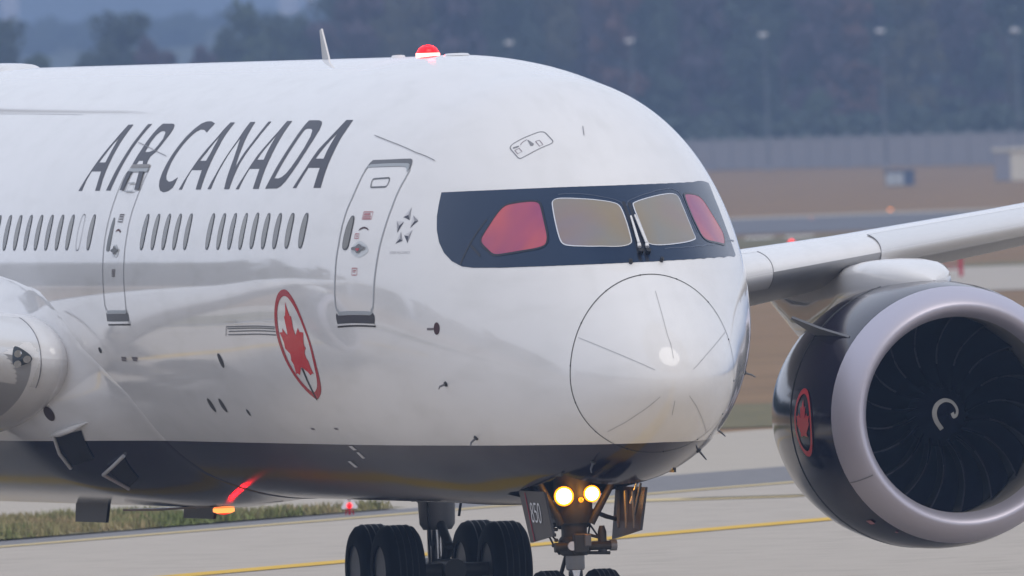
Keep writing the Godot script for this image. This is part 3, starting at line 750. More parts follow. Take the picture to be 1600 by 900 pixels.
func ground() -> void:
	var lab := func(o: Node, text: String, cat: String) -> void: tag(o, text, cat, "", "structure")
	lab.call(sheet("ground", [Vector2(-600, -9000), Vector2(15000, -9000), Vector2(15000, 9000), Vector2(-600, 9000)], -0.06, M.grass_dry), "dry brown airfield grassland reaching back to the trees", "ground")
	# the taxiway under the aircraft, with its edge at n = 148
	var near_edge := ragged(lane(-600, 148.2), lane(1200, 148.2), 0.0, 1)
	lab.call(sheet("taxiway", [lane(-600, -260), lane(1200, -260)] + [near_edge[1], near_edge[0]], 0.0, M.concrete), "pale grey concrete taxiway under the airliner", "taxiway")
	lab.call(sheet("shoulder", [lane(-600, 148.2), lane(1200, 148.2), lane(1200, 155), lane(535, 154.6), lane(520, 152.3), lane(506, 149.9), lane(-600, 149.9)], 0.006, M.asphalt), "dark grey asphalt shoulder along the taxiway edge", "shoulder")
	lab.call(sheet("far_apron", [lane(-600, 149.9), lane(506, 149.9), lane(520, 152.3), lane(535, 154.6), lane(1200, 155), lane(1200, 172.5)] + ragged(lane(700, 172.5), lane(440, 173.2), 0.5, 40) + [lane(-600, 190)], -0.02, M.concrete_pale), "pale concrete apron beyond the taxiway shoulder", "apron")
	var isl := ragged(lane(300, 150.1), lane(506, 150.2), 0.18, 60) + ragged(lane(508, 151.5), lane(500, 157.5), 0.3, 8) + ragged(lane(490, 160.3), lane(300, 161.5), 0.4, 40)
	lab.call(sheet("grass_verge", isl, 0.02, M.grass_green), "strip of dry and green grass beside the taxiway", "grass verge")
	# painted lines
	var line := func(called: String, a: Vector2, b: Vector2, w: float, y: float, m: Material) -> Node:
		var s := (b - a).normalized() * 1.0
		var q := Vector2(-s.y, s.x) * w * 0.5
		return sheet(called, [a - q, b - q, b + q, a + q], y, m)
	lab.call(line.call("taxiway_line", lane(380, 133.6), lane(1000, 137.0), 0.95, 0.012, M.yellow), "yellow painted line across the concrete taxiway", "taxiway line")
	lab.call(line.call("lead_in_line", Vector2(AWAY - 60.0, 15.6), Vector2(AWAY + 90.0, -23.6), 0.75, 0.012, M.yellow), "yellow lead-in line running under the airliner from nose to tail", "taxiway line")
	lab.call(line.call("edge_line", lane(-200, 147.9), lane(1000, 148.0), 0.55, 0.012, M.cream), "cream painted line where concrete meets asphalt shoulder", "edge line")
	lab.call(line.call("slab_joint", Vector2(526.6, -2.4), Vector2(525.2, 2.4), 3.2, 0.012, M.cream), "faint yellow line beside a dark joint behind nose gear", "joint line")
	lab.call(line.call("tar_joint", Vector2(526.4, 0.1), Vector2(525.4, 2.6), 1.0, 0.018, M.rubber_line), "dark tar filled joint crossing the taxiway behind nose gear", "joint")
	# bands far behind the aircraft
	var band := func(called: String, n0: float, n1: float, y: float, m: Material, text: String, cat: String) -> void:
		lab.call(sheet(called, ragged(Vector2(n0, -700), Vector2(n0, 900), 1.5, 60) + ragged(Vector2(n1, 900), Vector2(n1, -700), 2.5, 60), y, m), text, cat)
	band.call("green_strip", 640.0, 690.0, -0.04, M.grass_green, "olive green grass at the far edge of the apron", "grass strip")
	band.call("far_taxiway", 1046.0, 1186.0, -0.03, M.concrete, "pale concrete taxiway crossing behind the engine", "taxiway")
	band.call("olive_strip", 1186.0, 1215.0, -0.035, M.grass_green, "green grass edge beyond the far concrete taxiway", "grass strip")
	band.call("green_verge", 1390.0, 1500.0, -0.035, M.grass_green, "green grass verge in front of the far runway", "grass verge")
	band.call("runway", 1536.0, 1725.0, -0.03, M.runway, "dark grey runway far behind the wing", "runway")
	band.call("runway_edge", 1725.0, 1752.0, -0.025, M.concrete_pale, "pale strip along the far edge of the runway", "edge strip")
	for k in 2:
		var c := Vector2(1491, 4.3 if k == 0 else 6.35)
		lab.call(sheet("runway_marking", [c + Vector2(-9, -0.75), c + Vector2(-7, 0.7), c + Vector2(8, 0.8), c + Vector2(7, -0.65)], -0.015, M.white_line), ["white painted bar on the grass edge, nearer the aircraft nose", "white painted bar on the grass edge, nearer the red light"][k], "painted bar")
	# grass tufts on the verge: nobody could count them
	var tuft := Shape.new()
	for k in 9:
		var w := rng.randf() * TAU
		var b := Vector3(cos(w), 0, sin(w)) * rng.randf_range(0.0, 0.12)
		var tip := b + Vector3(rng.randf_range(-0.12, 0.12), rng.randf_range(0.06, 0.17), rng.randf_range(-0.12, 0.12))
		var side := Vector3(-sin(w), 0, cos(w)) * 0.018
		tuft.flat(b - side, b + side, tip, Vector3(cos(w), 0.4, sin(w)))
	var mm := MultiMesh.new()
	mm.transform_format = MultiMesh.TRANSFORM_3D
	mm.use_colors = true
	mm.mesh = tuft.mesh()
	mm.instance_count = 9000
	var clump := FastNoiseLite.new()
	clump.seed = 3; clump.frequency = 0.05
	var i := 0
	while i < 9000:
		var l := rng.randf_range(452, 505)
		var n := rng.randf_range(150.2, 161.0)
		var p := lane(l, n)
		var edge := clampf((152.3 - n) * 0.5, 0.0, 1.0) + clampf((n - 159.0) * 0.3, 0.0, 1.0)
		var g := clump.get_noise_2d(l * 1.6, n * 5.0) + edge * 0.5
		if rng.randf() > 0.5 + g: continue
		var size := rng.randf_range(0.7, 1.3) * (1.0 + clampf(g, 0.0, 0.8) * 0.8)
		mm.set_instance_transform(i, Transform3D(Basis(Vector3.UP, rng.randf() * TAU).scaled(Vector3.ONE * size), site(p.x, p.y, 0.02)))
		var green := clampf(0.35 + g * 1.1 + rng.randf_range(-0.25, 0.25), 0.0, 1.0)
		mm.set_instance_color(i, Color(0.5, 0.38, 0.22).lerp(Color(0.2, 0.24, 0.08), green) * rng.randf_range(0.7, 1.1))
		i += 1
	var gr := MultiMeshInstance3D.new()
	gr.name = "grass"
	gr.multimesh = mm
	var gm := mat(Color.WHITE, 0.9)
	gm.vertex_color_use_as_albedo = true
	gr.material_override = gm
	add_child(gr, true)
	tag(gr, "tufts of dry and green grass on the verge below the belly", "grass", "", "stuff")

# ---------------------------------------------------------------- the aircraft
func ac(a: float, s: float, e: float) -> Vector3:      # e = height over the fuselage axis
	return Vector3(-s, BARREL + e, -a)

func aircraft() -> void:
	plane = node("airliner")
	tag(plane, "white twin-engine airliner with black belly and lit landing lights taxiing", "airliner")
	plane.rotation.x = 0.0031
	fuselage()
	livery()
	doors()
	cockpit()
	small_fittings()
	fairing()
	for side in [-1.0, 1.0]:
		wing(side)
		engine(side)
		main_gear(side)
	nose_gear()
	tail()

func line_angle(a: float) -> float:                    # angle from the crown of the paint line
	var k := section(a)
	if k.z > BELLY_LINE: return 180.0
	var c := clampf((k.w - BELLY_LINE) / (k.w - k.z), -1.0, 1.0)
	return 180.0 - rad_to_deg(acos(c))

func fuselage() -> void:
	var st := [0.0]
	for k in range(1, 97): st.append(pow(k / 96.0 * 3.6, 2.0))
	for k in range(1, 30): st.append(12.96 + k)
	for k in range(1, 20): st.append(42.0 + k * 1.02)
	for lower in [false, true]:
		var sh := Shape.new()
		var cols := 120
		for i in st.size() - 1:
			for j in cols:
				var p := []
				var nn := []
				var skip := false
				for q in [[i, j], [i, j + 1], [i + 1, j + 1], [i + 1, j]]:
					var a: float = st[q[0]]
					var lim := line_angle(a)
					var d := lerpf(-lim, lim, float(q[1]) / cols) if not lower else lerpf(lim, 360.0 - lim, float(q[1]) / cols)
					p.append(skin(a, d)); nn.append(skin_normal(a, d))
				if lower and st[i] > 3.2 and st[i + 1] < 6.5 and absf(p[0].x) < 0.74 and absf(p[1].x) < 0.74: continue
				if lower and line_angle(st[i]) >= 180.0 and line_angle(st[i + 1]) >= 180.0: continue
				if not p[0].is_equal_approx(p[1]): sh.tri(p[0], p[1], p[2], nn[0], nn[1], nn[2])
				elif skip: continue
				if not p[2].is_equal_approx(p[3]): sh.tri(p[0], p[2], p[3], nn[0], nn[2], nn[3])
		part("belly" if lower else "fuselage", sh.mesh(), M.navy if lower else M.white, plane)

func livery() -> void:
	for key in LETTERS:
		var q: Array = LETTERS[key]
		var sh := patch(pairs(q[0]), [pairs(q[1])] if q.size() > 1 else [], 0.004, 0.11)
		if key == "R":
			for p in RLEGS: part("letter_foot", patch(pairs(p), [], 0.016, 0.11).mesh(), M.slate, plane)
		part("letter", sh.mesh(), M.slate, plane)
	var logo := node("maple_leaf_roundel", plane)
	part("ring", patch(rounded(pairs(RING[0]), 1), [rounded(pairs(RING[1]), 1)], 0.004, 0.1).mesh(), M.dark_red, logo)
	each_patch("leaf", LEAF, 0.004, M.red, logo)
	each_patch("leaf_stem", STEM, 0.006, M.black, logo)
	var star := node("star_emblem", plane)
	var star_mid := mat(lin(0.3, 0.3, 0.33), 0.4)
	each_patch("dark_facets", STAR_DARK, 0.004, mat(lin(0.03, 0.03, 0.05), 0.4), star)
	each_patch("grey_facets", STAR_MID, 0.004, star_mid, star)
	each_patch("pale_facets", STAR_LIGHT, 0.004, mat(lin(0.62, 0.62, 0.65), 0.4), star)
	skin_text("emblem_text", "STAR ALLIANCE", Vector2(5.69, 3.775), 0.57, 0.035, M.faint, star, 0.125)
	# cabin windows: one pane mesh for all, moved along the barrel
	var outline := PackedVector2Array()
	for k in 40:
		var w := TAU * k / 40.0
		outline.append(Vector2(13.64 + signf(cos(w)) * pow(absf(cos(w)), 0.75) * 0.128, 3.785 + signf(sin(w)) * pow(absf(sin(w)), 0.8) * 0.243))
	var rim_mesh := patch(outline, [], 0.004, 0.1).mesh()
	var inner := Geometry2D.offset_polygon(outline, -0.026)[0]
	var pane_mesh := patch(inner, [], 0.007, 0.1).mesh()
	var plug_mesh := strip(outline, 0.014, 0.005, true).mesh()
	var at := []
	for k in 4: at.append(13.634 - 0.6096 * k)
	for k in 5: at.append(17.313 - 0.6096 * k)
	for k in range(-2, 9): at.append(25.238 - 0.6096 * k)
	for k in at.size():
		var is_plug: bool = absf(at[k] - (25.238 - 0.6096 * 7)) < 0.01
		var w := part("window_plug" if is_plug else "window", plug_mesh if is_plug else rim_mesh, M.seam if is_plug else M.rim_dark, plane)
		w.position.z = -(at[k] - 13.64)
		if not is_plug: part("pane", pane_mesh, M.blinds[(k * 7 + k / 3) % 3], w)
	# the last five windows stand where the nose begins to narrow
	for k in 5:
		var o := PackedVector2Array()
		for p in outline: o.append(Vector2(p.x - 13.64 + [11.2, 10.61, 10.04, 9.45, 8.83][k], p.y + [0.03, 0.039, 0.034, 0.02, -0.005][k]))
		var w := part("window", patch(o, [], 0.004, 0.1).mesh(), M.rim_dark, plane)
		part("pane", patch(Geometry2D.offset_polygon(o, -0.026)[0], [], 0.007, 0.1).mesh(), M.blinds[(k * 2 + 1) % 3], w)

# lettering bent onto the skin, reading towards the nose: at = (a of the left end, v of the base line)
func skin_text(called: String, text: String, at: Vector2, length: float, tall: float, m: Material, parent: Node, climb := 0.0) -> void:
	var tm := TextMesh.new()
	tm.text = text
	var f := SystemFont.new()
	f.font_names = PackedStringArray(["Droid Sans"])
	tm.font = f
	tm.font_size = 32
	tm.depth = 0.0
	tm.pixel_size = 0.01
	var arr := tm.surface_get_arrays(0)
	var vs: PackedVector3Array = arr[Mesh.ARRAY_VERTEX]
	var ids: PackedInt32Array = arr[Mesh.ARRAY_INDEX]
	var box_ := tm.get_aabb()
	var sh := Shape.new()
	for k in range(0, ids.size(), 3):
		var p := []
		for q in 3:
			var v := vs[ids[k + q]]
			p.append(Vector2(at.x - (v.x - box_.position.x) / box_.size.x * length, at.y - (v.y - box_.position.y) / box_.size.y * tall - climb * (v.x - box_.position.x) / box_.size.x))
		sh.tri(on_skin(p[0], 0.004), on_skin(p[1], 0.004), on_skin(p[2], 0.004), skin_normal(p[0].x, p[0].y * 20.0), skin_normal(p[1].x, p[1].y * 20.0), skin_normal(p[2].x, p[2].y * 20.0))
	part(called, sh.mesh(), m, parent)

func doors() -> void:
	var d := node("forward_door", plane)
	each_strip("door_seal", L_D1, 0.036, 0.006, M.seal, d)
	each_patch("door_head", D1_TOP, 0.005, M.seal_dark, d)
	each_patch("head_band", D1_TOP2, 0.008, M.door_band, d)
	each_patch("foot_band", D1_BAND, 0.008, M.door_band, d)
	each_patch("sill", D1_SILL, 0.005, M.sill, d)
	each_patch("sill_lip", D1_WHITE, 0.02, M.white, d)
	each_patch("gutter", D1_BLACK, 0.006, M.black, d)
	each_strip("vent_panel", L_D1PANEL, 0.022, 0.006, M.seal_dark, d)
	var w := part("window", patches(D1_WIN, 0.006, 1).mesh(), M.rim_dark, d)
	part("pane", patch(Geometry2D.offset_polygon(rounded(pairs(D1_WIN[0]), 1), -0.018)[0], [], 0.009).mesh(), M.cabin, w)
	each_strip("notice", L_D1SIGN, 0.014, 0.006, M.mark_red, d)
	each_patch("arrow", D1_ARC, 0.006, mat(lin(0.05, 0.008, 0.012), 0.5), d)
	each_patch("handle_recess", D1_PLATE, 0.004, mat(lin(0.6, 0.63, 0.66), 0.3), d, 2)
	each_patch("handle", D1_HANDLE, 0.02, M.hub, d, 1)
	each_patch("handle_mark", D1_HEART, 0.023, M.dark_red, d)
	d = node("second_door", plane)
	each_strip("door_seal", L_D2, 0.026, 0.006, mat(lin(0.22, 0.225, 0.24), 0.5), d)
	each_patch("door_head", D2_TOP, 0.012, mat(lin(0.24, 0.23, 0.23), 0.5), d)
	each_patch("head_band", D2_TOP2, 0.012, M.door_band, d)
	each_patch("foot_band", D2_BAND, 0.006, M.door_band, d)
	each_patch("sill", D2_SILL, 0.008, M.sill, d)
	each_patch("sill_lip", D2_WHITE, 0.02, M.white, d)
	each_patch("gutter", D2_BLACK, 0.006, M.black, d)
	each_strip("vent_panel", L_D2PANEL, 0.022, 0.02, M.seal, d)
	each_patch("window", D2_WIN, 0.006, mat(lin(0.05, 0.055, 0.055), 0.3), d, 1)
	each_strip("notice", L_D2SIGN, 0.02, 0.006, mat(lin(0.12, 0.1, 0.1), 0.5), d)
	each_patch("arrow", D2_ARC, 0.006, mat(lin(0.09, 0.01, 0.014), 0.5), d)
	each_patch("handle_recess", D2_PLATE, 0.004, mat(lin(0.66, 0.68, 0.7), 0.3), d, 2)
	each_patch("handle", D2_HANDLE, 0.02, mat(lin(0.08, 0.08, 0.085), 0.4), d, 1)

func cockpit() -> void:
	var mk := part("cockpit_mask", patch(pairs(MASK[0]), [], 0.004, 0.12).mesh(), M.mask, plane)
	each_strip("mask_seam", L_MASKLINES, 0.035, 0.007, M.mask_seam, mk)
	each_strip("window_surround", L_PANEFRAME, 0.018, 0.007, M.mask_edge, mk)
	each_strip("centre_post", L_POST, 0.045, 0.008, M.mask_seam, mk)
	for k in 4:
		var q: Array = [PANE_MAIN_S, PANE_MAIN_P, PANE_SIDE_S, PANE_SIDE_P][k][0]
		var o := rounded(pairs(q), 1)
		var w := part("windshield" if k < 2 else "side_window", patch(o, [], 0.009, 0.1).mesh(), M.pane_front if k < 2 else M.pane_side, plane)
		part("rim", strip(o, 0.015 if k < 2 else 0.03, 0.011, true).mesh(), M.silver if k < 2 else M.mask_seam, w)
	# wipers: an arm with a blade, parked beside the centre post
	for k in 2:
		var top := on_skin(Vector2(WIPER[k][0], WIPER[k][1]), 0.05)
		var foot := on_skin(Vector2(WIPER[k][2], WIPER[k][3]), 0.045)
		var base := on_skin(Vector2(WIPER[k][4], WIPER[k][5]), 0.03)
		var no := skin_normal(WIPER[k][2], WIPER[k][3] * 20.0)
		var wi := node("wiper", plane)
		part("blade", tube([top, top.lerp(foot, 0.5), foot], [0.013, 0.018, 0.02], 8).mesh(), M.white, wi)
		part("clip", tube([foot.lerp(base, 0.12), foot.lerp(base, 0.45)], 0.026, 8).mesh(), M.white, wi)
		part("pivot", tube([base - no * 0.03, base + no * 0.04], 0.035, 10).mesh(), M.black, wi)
	part("rain_nozzle", tube([on_skin(Vector2(NOZZLE[0][0], NOZZLE[0][1]), -0.01), on_skin(Vector2(NOZZLE[0][0], NOZZLE[0][1]), 0.06)], 0.025, 8).mesh(), M.black, plane)
	part("rain_nozzle", tube([on_skin(Vector2(NOZZLE[1][0], NOZZLE[1][1]), -0.01), on_skin(Vector2(NOZZLE[1][0], NOZZLE[1][1]), 0.06)], 0.025, 8).mesh(), M.black, plane)

# every strip or patch a part of its own
func each_strip(called: String, lines: Array, width: float, off: float, m: Material, parent: Node) -> void:
	for l in lines: part(called, strip(pairs(l), width, off).mesh(), m, parent)

func each_patch(called: String, shapes: Array, off: float, m: Material, parent: Node, smooth := 0) -> void:
	for p in shapes: part(called, patches([p], off, smooth).mesh(), m, parent)

func small_fittings() -> void:
	var h := node("escape_hatch", plane)
	each_strip("hatch_seam", L_HATCH, 0.014, 0.005, M.seam, h)
	each_patch("hatch_marks", HATCH_MARKS, 0.005, mat(lin(0.24, 0.24, 0.26), 0.5), h)
	each_strip("hatch_notice", L_HATCHBOX, 0.012, 0.005, M.mark, h)
	for l in L_GUTTER: part("drip_rail", strip(pairs(l), 0.011, 0.012).mesh(), M.seam, plane)
	# radome: seam ring and lightning strips
	var ring := PackedVector2Array()
	for k in 96: ring.append(Vector2(1.32, k * 18.0 / 96.0 - 9.0))
	part("radome_seam", strip(ring, 0.017, 0.004, true).mesh(), M.seam_dark, plane)
	for l in L_DIV: part("lightning_strip", strip(pairs(l), 0.008, 0.005).mesh(), mat(lin(0.42, 0.42, 0.43), 0.4), plane)
	for k in 14:
		var q := Vector2(1.32, k * 18.0 / 14.0 - 8.7)
		part("fastener", tube([on_skin(q, 0.0), on_skin(q, 0.008)], 0.012, 6).mesh(), M.seam_dark, plane)
	for k in OVALS.size():
		part("port_hole", patches([OVALS[k]], 0.005, 1).mesh(), mat(lin(0.05, 0.012, 0.016), 0.5) if k == 4 else mat(lin(0.03, 0.03, 0.034), 0.5), plane)
	each_strip("stencil", L_STATIC, 0.03, 0.005, mat(lin(0.16, 0.14, 0.15), 0.6), plane)
	for m in MARKS_WHITE: part("white_mark", patches([m], 0.005).mesh(), mat(lin(0.6, 0.6, 0.62), 0.5), plane)
	var vent := node("side_vent", plane)
	each_patch("vent_lip", VENT_WHITE, 0.012, M.white, vent)
	each_strip("vent_slot", L_VENT, 0.016, 0.006, mat(lin(0.16, 0.16, 0.165), 0.5), vent)
	each_strip("panel_seam", CREASE, 0.012, 0.004, mat(lin(0.66, 0.66, 0.68), 0.2), plane)
	# probes on the nose: a short arm with a swept blade
	for q in PROBES + PROBES_PORT:
		var p := on_skin(Vector2(q[0], q[1]), -0.01)
		var no := skin_normal(q[0], q[1] * 20.0)
		var pr := node("probe", plane)
		part("base", tube([p, p + no * 0.03], [0.042, 0.032], 10).mesh(), M.rim_dark, pr)
		part("arm", tube([p, p + no * 0.11, p + no * 0.14 + Vector3(0, -0.02, 0.06)], [0.016, 0.013, 0.008], 8).mesh(), M.hub, pr)
	# top of the fuselage
	var fin := slab([ac(17.85, 0.012, 2.94), ac(18.22, 0.012, 2.94), ac(18.33, 0.012, 3.36), ac(18.24, 0.012, 3.385)], Vector3(0.024, 0, 0))
	part("blade_antenna", fin.mesh(), M.white, plane)
	var b := node("top_beacon", plane)
	part("beacon_dome", lathe([Vector2(0, 0.155), Vector2(0.06, 0.15), Vector2(0.11, 0.12), Vector2(0.145, 0.07), Vector2(0.16, 0.0)], 20).mesh(), M.beacon_red, b)
	part("beacon_light", lathe([Vector2(-0.02, 0.13), Vector2(0.0, 0.162), Vector2(0.045, 0.162), Vector2(0.055, 0.13)], 20).mesh(), M.beacon_core, b)
	b.transform = Transform3D(Basis(Vector3.RIGHT, -PI / 2), ac(12.5, 0, 2.965))
	for q in [[14.1, 0.09, 0.04], [10.95, 0.16, 0.035]]:
		var sh := Shape.new()
		sh = lathe([Vector2(0, q[1]), Vector2(q[2] * 0.7, q[1] * 0.85), Vector2(q[2], 0.0)], 18)
		var o := part("low_antenna", sh.mesh(), M.white, plane)
		o.transform = Transform3D(Basis(Vector3.RIGHT, -PI / 2).scaled(Vector3(1, 1, 2.2)), ac(q[0], 0, section(q[0]).x - 0.005))
	var dome := Shape.new()
	var rr := []
	for k in 15:
		var t := k / 14.0
		var w := 0.55 * pow(sin(PI * clampf(t, 0.02, 0.98)), 0.35)
		var ring2 := PackedVector3Array()
		for j in 25:
			var x := lerpf(-1, 1, j / 24.0)
			ring2.append(ac(35.4 + t * 4.2, x * w, 2.93 + 0.12 * (1.0 - pow(absf(x), 5.0)) * pow(sin(PI * clampf(t, 0.0, 1.0)), 0.2) - 0.06 * x * x * w))
		rr.append(ring2)
	part("satcom_hump", loft(rr, false, false).mesh(), M.white, plane)
	# pointed keel plate that carries the lower beacon
	part("keel_plate", slab([ac(21.3, 0.0, -3.0), ac(22.4, .16, -3.035), ac(24.0, .36, -3.09), ac(26.5, .5, -3.15), ac(28.5, .5, -3.17), ac(28.5, -.5, -3.17), ac(26.5, -.5, -3.15), ac(24.0, -.36, -3.09), ac(22.4, -.16, -3.035)], Vector3(0, -.03, 0)).mesh(), M.navy, plane)
	# lower beacon and the blades under the belly
	b = node("lower_beacon", plane)
	part("beacon_dome", lathe([Vector2(0, 0.13), Vector2(0.05, 0.125), Vector2(0.09, 0.09), Vector2(0.11, 0.0)], 18).mesh(), glow(Color(1.0, 0.02, 0.06), 0.7), b)
	part("beacon_light", lathe([Vector2(0.005, 0.1), Vector2(0.02, 0.15), Vector2(0.065, 0.15), Vector2(0.085, 0.1)], 18).mesh(), M.beacon_warm, b)
	b.transform = Transform3D(Basis(Vector3.RIGHT, PI / 2), ac(24.7, 0, -3.13))
	for q in [[31.25, 33.2, -3.12, -3.4], [25.0, 26.85, -3.12, -3.3]]:
		part("belly_blade", slab([ac(q[0], 0.02, q[2] + 0.1), ac(q[1], 0.02, q[2] + 0.1), ac(q[1] + 0.1, 0.02, q[3]), ac(q[0] + 0.25, 0.02, q[3])], Vector3(0.04, 0, 0)).mesh(), M.black, plane)
	for q in [[24.7, -3.6, 0.12, Color(1, 0.03, 0.06)], [12.5, 3.22, 0.22, Color(1, 0.03, 0.06)]]:
		var l := OmniLight3D.new()
		l.name = numbered("beacon_lamp", plane)
		l.light_color = q[3]
		l.light_energy = q[2]
		l.light_size = 0.05
		l.omni_range = 60.0; l.omni_attenuation = 2.0
		l.shadow_enabled = true
		l.position = ac(q[0], 0, q[1])
		plane.add_child(l, true)

# ---------------------------------------------------------------- wing root fairing
func fair_front(deg: float) -> float:
	const D := [86.0, 88.0, 91.2, 96.0, 100.6, 106.6, 112.0, 119.0, 125.6, 135.0, 150.0, 165.0, 180.0]
	const A := [26.2, 24.8, 23.13, 22.3, 21.73, 21.15, 20.45, 19.75, 19.55, 19.6, 19.7, 19.5, 19.4]
	for k in D.size() - 1:
		if deg <= D[k + 1]: return lerpf(A[k], A[k + 1], clampf((deg - D[k]) / (D[k + 1] - D[k]), 0, 1))
	return A[-1]

func fair_point(a: float, deg: float) -> Vector3:
	var t := clampf((a - fair_front(absf(deg))) / 5.5, 0.0, 1.0)
	var grow := t * t * (3.0 - 2.0 * t)
	var reach := lerpf(0.14, 0.62, smoothstep(88.0, 116.0, absf(deg))) if absf(deg) < 116.0 else lerpf(0.62, 0.16, smoothstep(122.0, 170.0, absf(deg)))
	return skin(a, deg) + skin_normal(a, deg) * (0.012 * clampf((a - fair_front(absf(deg))) / 0.06, 0.0, 1.0) - 0.002 + reach * grow)

func fair_line(a: float) -> float:
	var lo := 118.0
	var hi := 175.0
	for k in 18:
		var m := (lo + hi) / 2.0
		if fair_point(a, m).y > BARREL + BELLY_LINE: lo = m
		else: hi = m
	return lo

func fairing() -> void:
	var fs := node("wing_root_fairing", plane)
	for side in [-1.0, 1.0]:
		var rows := []
		for i in 33:
			var row := PackedVector3Array()
			var t := i / 32.0
			for j in 41:
				var nominal := lerpf(86.0, 135.0, t)
				var a := lerpf(fair_front(nominal), 37.0, pow(j / 40.0, 1.4))
				row.append(fair_point(a, side * lerpf(86.0, fair_line(a), t)))
			rows.append(row)
		part("fairing_side", loft(rows, false, false).mesh(), M.white, fs)
	var low := []
	for i in 61:
		var row := PackedVector3Array()
		var t := i / 60.0
		for j in 41:
			var nominal := lerpf(135.0, 225.0, t)
			var a := lerpf(fair_front(nominal if nominal <= 180.0 else 360.0 - nominal), 37.0, pow(j / 40.0, 1.4))
			var f := fair_line(a)
			var d := lerpf(f, 360.0 - f, t)
			row.append(fair_point(a, d if d <= 180.0 else d - 360.0))
		low.append(row)
	part("fairing_belly", loft(low, false, false).mesh(), M.navy, fs)
	# ram air scoops on the starboard side: an opening with a bright lip along its rear edge
	var scoop := func(corners: Array, lip: Array) -> void:
		var s := node("air_scoop", plane)
		var pts := []
		for q in corners: pts.append(fair_point(q[0], q[1]) + skin_normal(q[0], q[1]) * 0.012)
		var sh := Shape.new()
		for i in 8:
			for j in 8:
				var p := []
				for c in [[i, j], [i + 1, j], [i + 1, j + 1], [i, j + 1]]:
					var u: float = c[0] / 8.0
					var w: float = c[1] / 8.0
					var a := lerpf(lerpf(corners[0][0], corners[1][0], u), lerpf(corners[3][0], corners[2][0], u), w)
					var d := lerpf(lerpf(corners[0][1], corners[1][1], u), lerpf(corners[3][1], corners[2][1], u), w)
					p.append(fair_point(a, d) + skin_normal(a, d) * 0.012)
				sh.face(p[0], p[1], p[2], p[3], p[0] - ac(corners[0][0], 0, 0))
		part("opening", sh.mesh(), M.black, s)
		var tb := []
		for q in lip: tb.append(fair_point(q[0], q[1]) + skin_normal(q[0], q[1]) * q[2])
		part("lip", tube(tb, 0.026, 8).mesh(), mat(lin(0.6, 0.6, 0.62), 0.5), s)
	scoop.call([[23.26, 126.7], [23.85, 136.2], [22.81, 135.7], [22.27, 127.0]], [[23.2, 126.0, 0.03], [23.5, 131.0, 0.06], [23.85, 136.3, 0.04]])
	scoop.call([[22.97, 140.5], [23.42, 149.0], [22.5, 146.4], [21.86, 137.6]], [[21.8, 137.4, 0.02], [22.5, 139.3, 0.07], [22.97, 140.4, 0.09], [23.42, 149.1, 0.04]])
	# pale moulding over the first scoop, and the small service port on the fairing
	var ml := []
	for q in [[23.34, 126.3, 0.02], [22.85, 125.9, 0.06], [22.34, 125.6, 0.06], [21.9, 125.4, 0.0]]: ml.append(fair_point(q[0], q[1]) + skin_normal(q[0], q[1]) * q[2])
	part("scoop_moulding", tube(ml, [.02, .05, .045, .01], 8).mesh(), M.white, plane)
	var c0 := []
	for k in 20:
		var w := TAU * k / 20.0
		var a := 22.98 + cos(w) * 0.16
		var d := 121.0 + sin(w) * 1.9
		c0.append(fair_point(a, d) + skin_normal(a, d) * 0.008)
	var cs := Shape.new()
	for k in 20: cs.flat(fair_point(22.98, 121.0) + skin_normal(22.98, 121.0) * 0.008, c0[k], c0[(k + 1) % 20], skin_normal(22.98, 121.0))
	part("service_port", cs.mesh(), mat(lin(0.045, 0.025, 0.025), 0.5), plane)

# ---------------------------------------------------------------- wings
# s, a of the leading edge, chord, height of the leading edge, thickness ratio, twist
const WING := [[1.6, 24.2, 11.0, -1.0, .1, 3.5], [2.4, 22.7, 12.5, -1.0, .11, 3.5], [2.75, 22.0, 13.1, -1.0, .12, 3.5], [2.95, 21.78, 13.3, -.99, .125, 3.5], [3.3, 21.95, 13.1, -.95, .125, 3.5], [4.2, 22.6, 12.2, -.78, .115, 3.4], [6.0, 23.78, 10.75, -.47, .1, 3.3], [7.6, 24.83, 9.6, -.24, .093, 3.2], [9.75, 26.25, 8.1, 0.0, .09, 3.0], [12.45, 28.04, 7.15, .31, .088, 2.8], [16.0, 30.4, 6.0, .76, .088, 2.6], [20.0, 33.1, 4.75, 1.34, .088, 2.0], [25.0, 36.6, 3.25, 2.1, .088, 1.0], [28.0, 39.0, 2.1, 2.6, .088, 0.0], [29.9, 41.3, .7, 2.95, .088, 0.0]]

func wing_row(s: float) -> Array:
	for k in WING.size() - 1:
		if s <= WING[k + 1][0]:
			var t: float = (s - WING[k][0]) / (WING[k + 1][0] - WING[k][0])
			var o := []
			for i in 6: o.append(lerpf(WING[k][i], WING[k + 1][i], t))
			return o
	return WING[-1]

# a point of the wing surface: x along the chord, up or low side
func wing_point(s: float, x: float, upper: bool, off := 0.0) -> Vector3:
	var r := wing_row(s)
	var c: float = r[2]
	var th: float = 5.0 * r[4] * (0.2969 * sqrt(x) - 0.126 * x - 0.3516 * x * x + 0.2843 * pow(x, 3) - 0.1036 * pow(x, 4))
	var camber := 0.0
	var y := ((camber + th) if upper else (camber - th * 0.95)) * c + (off if upper else -off)
	var w := deg_to_rad(r[5])
	var xx := x * c
	return ac(r[1] + xx * cos(w) + y * sin(w), s, r[3] + y * cos(w) - xx * sin(w))

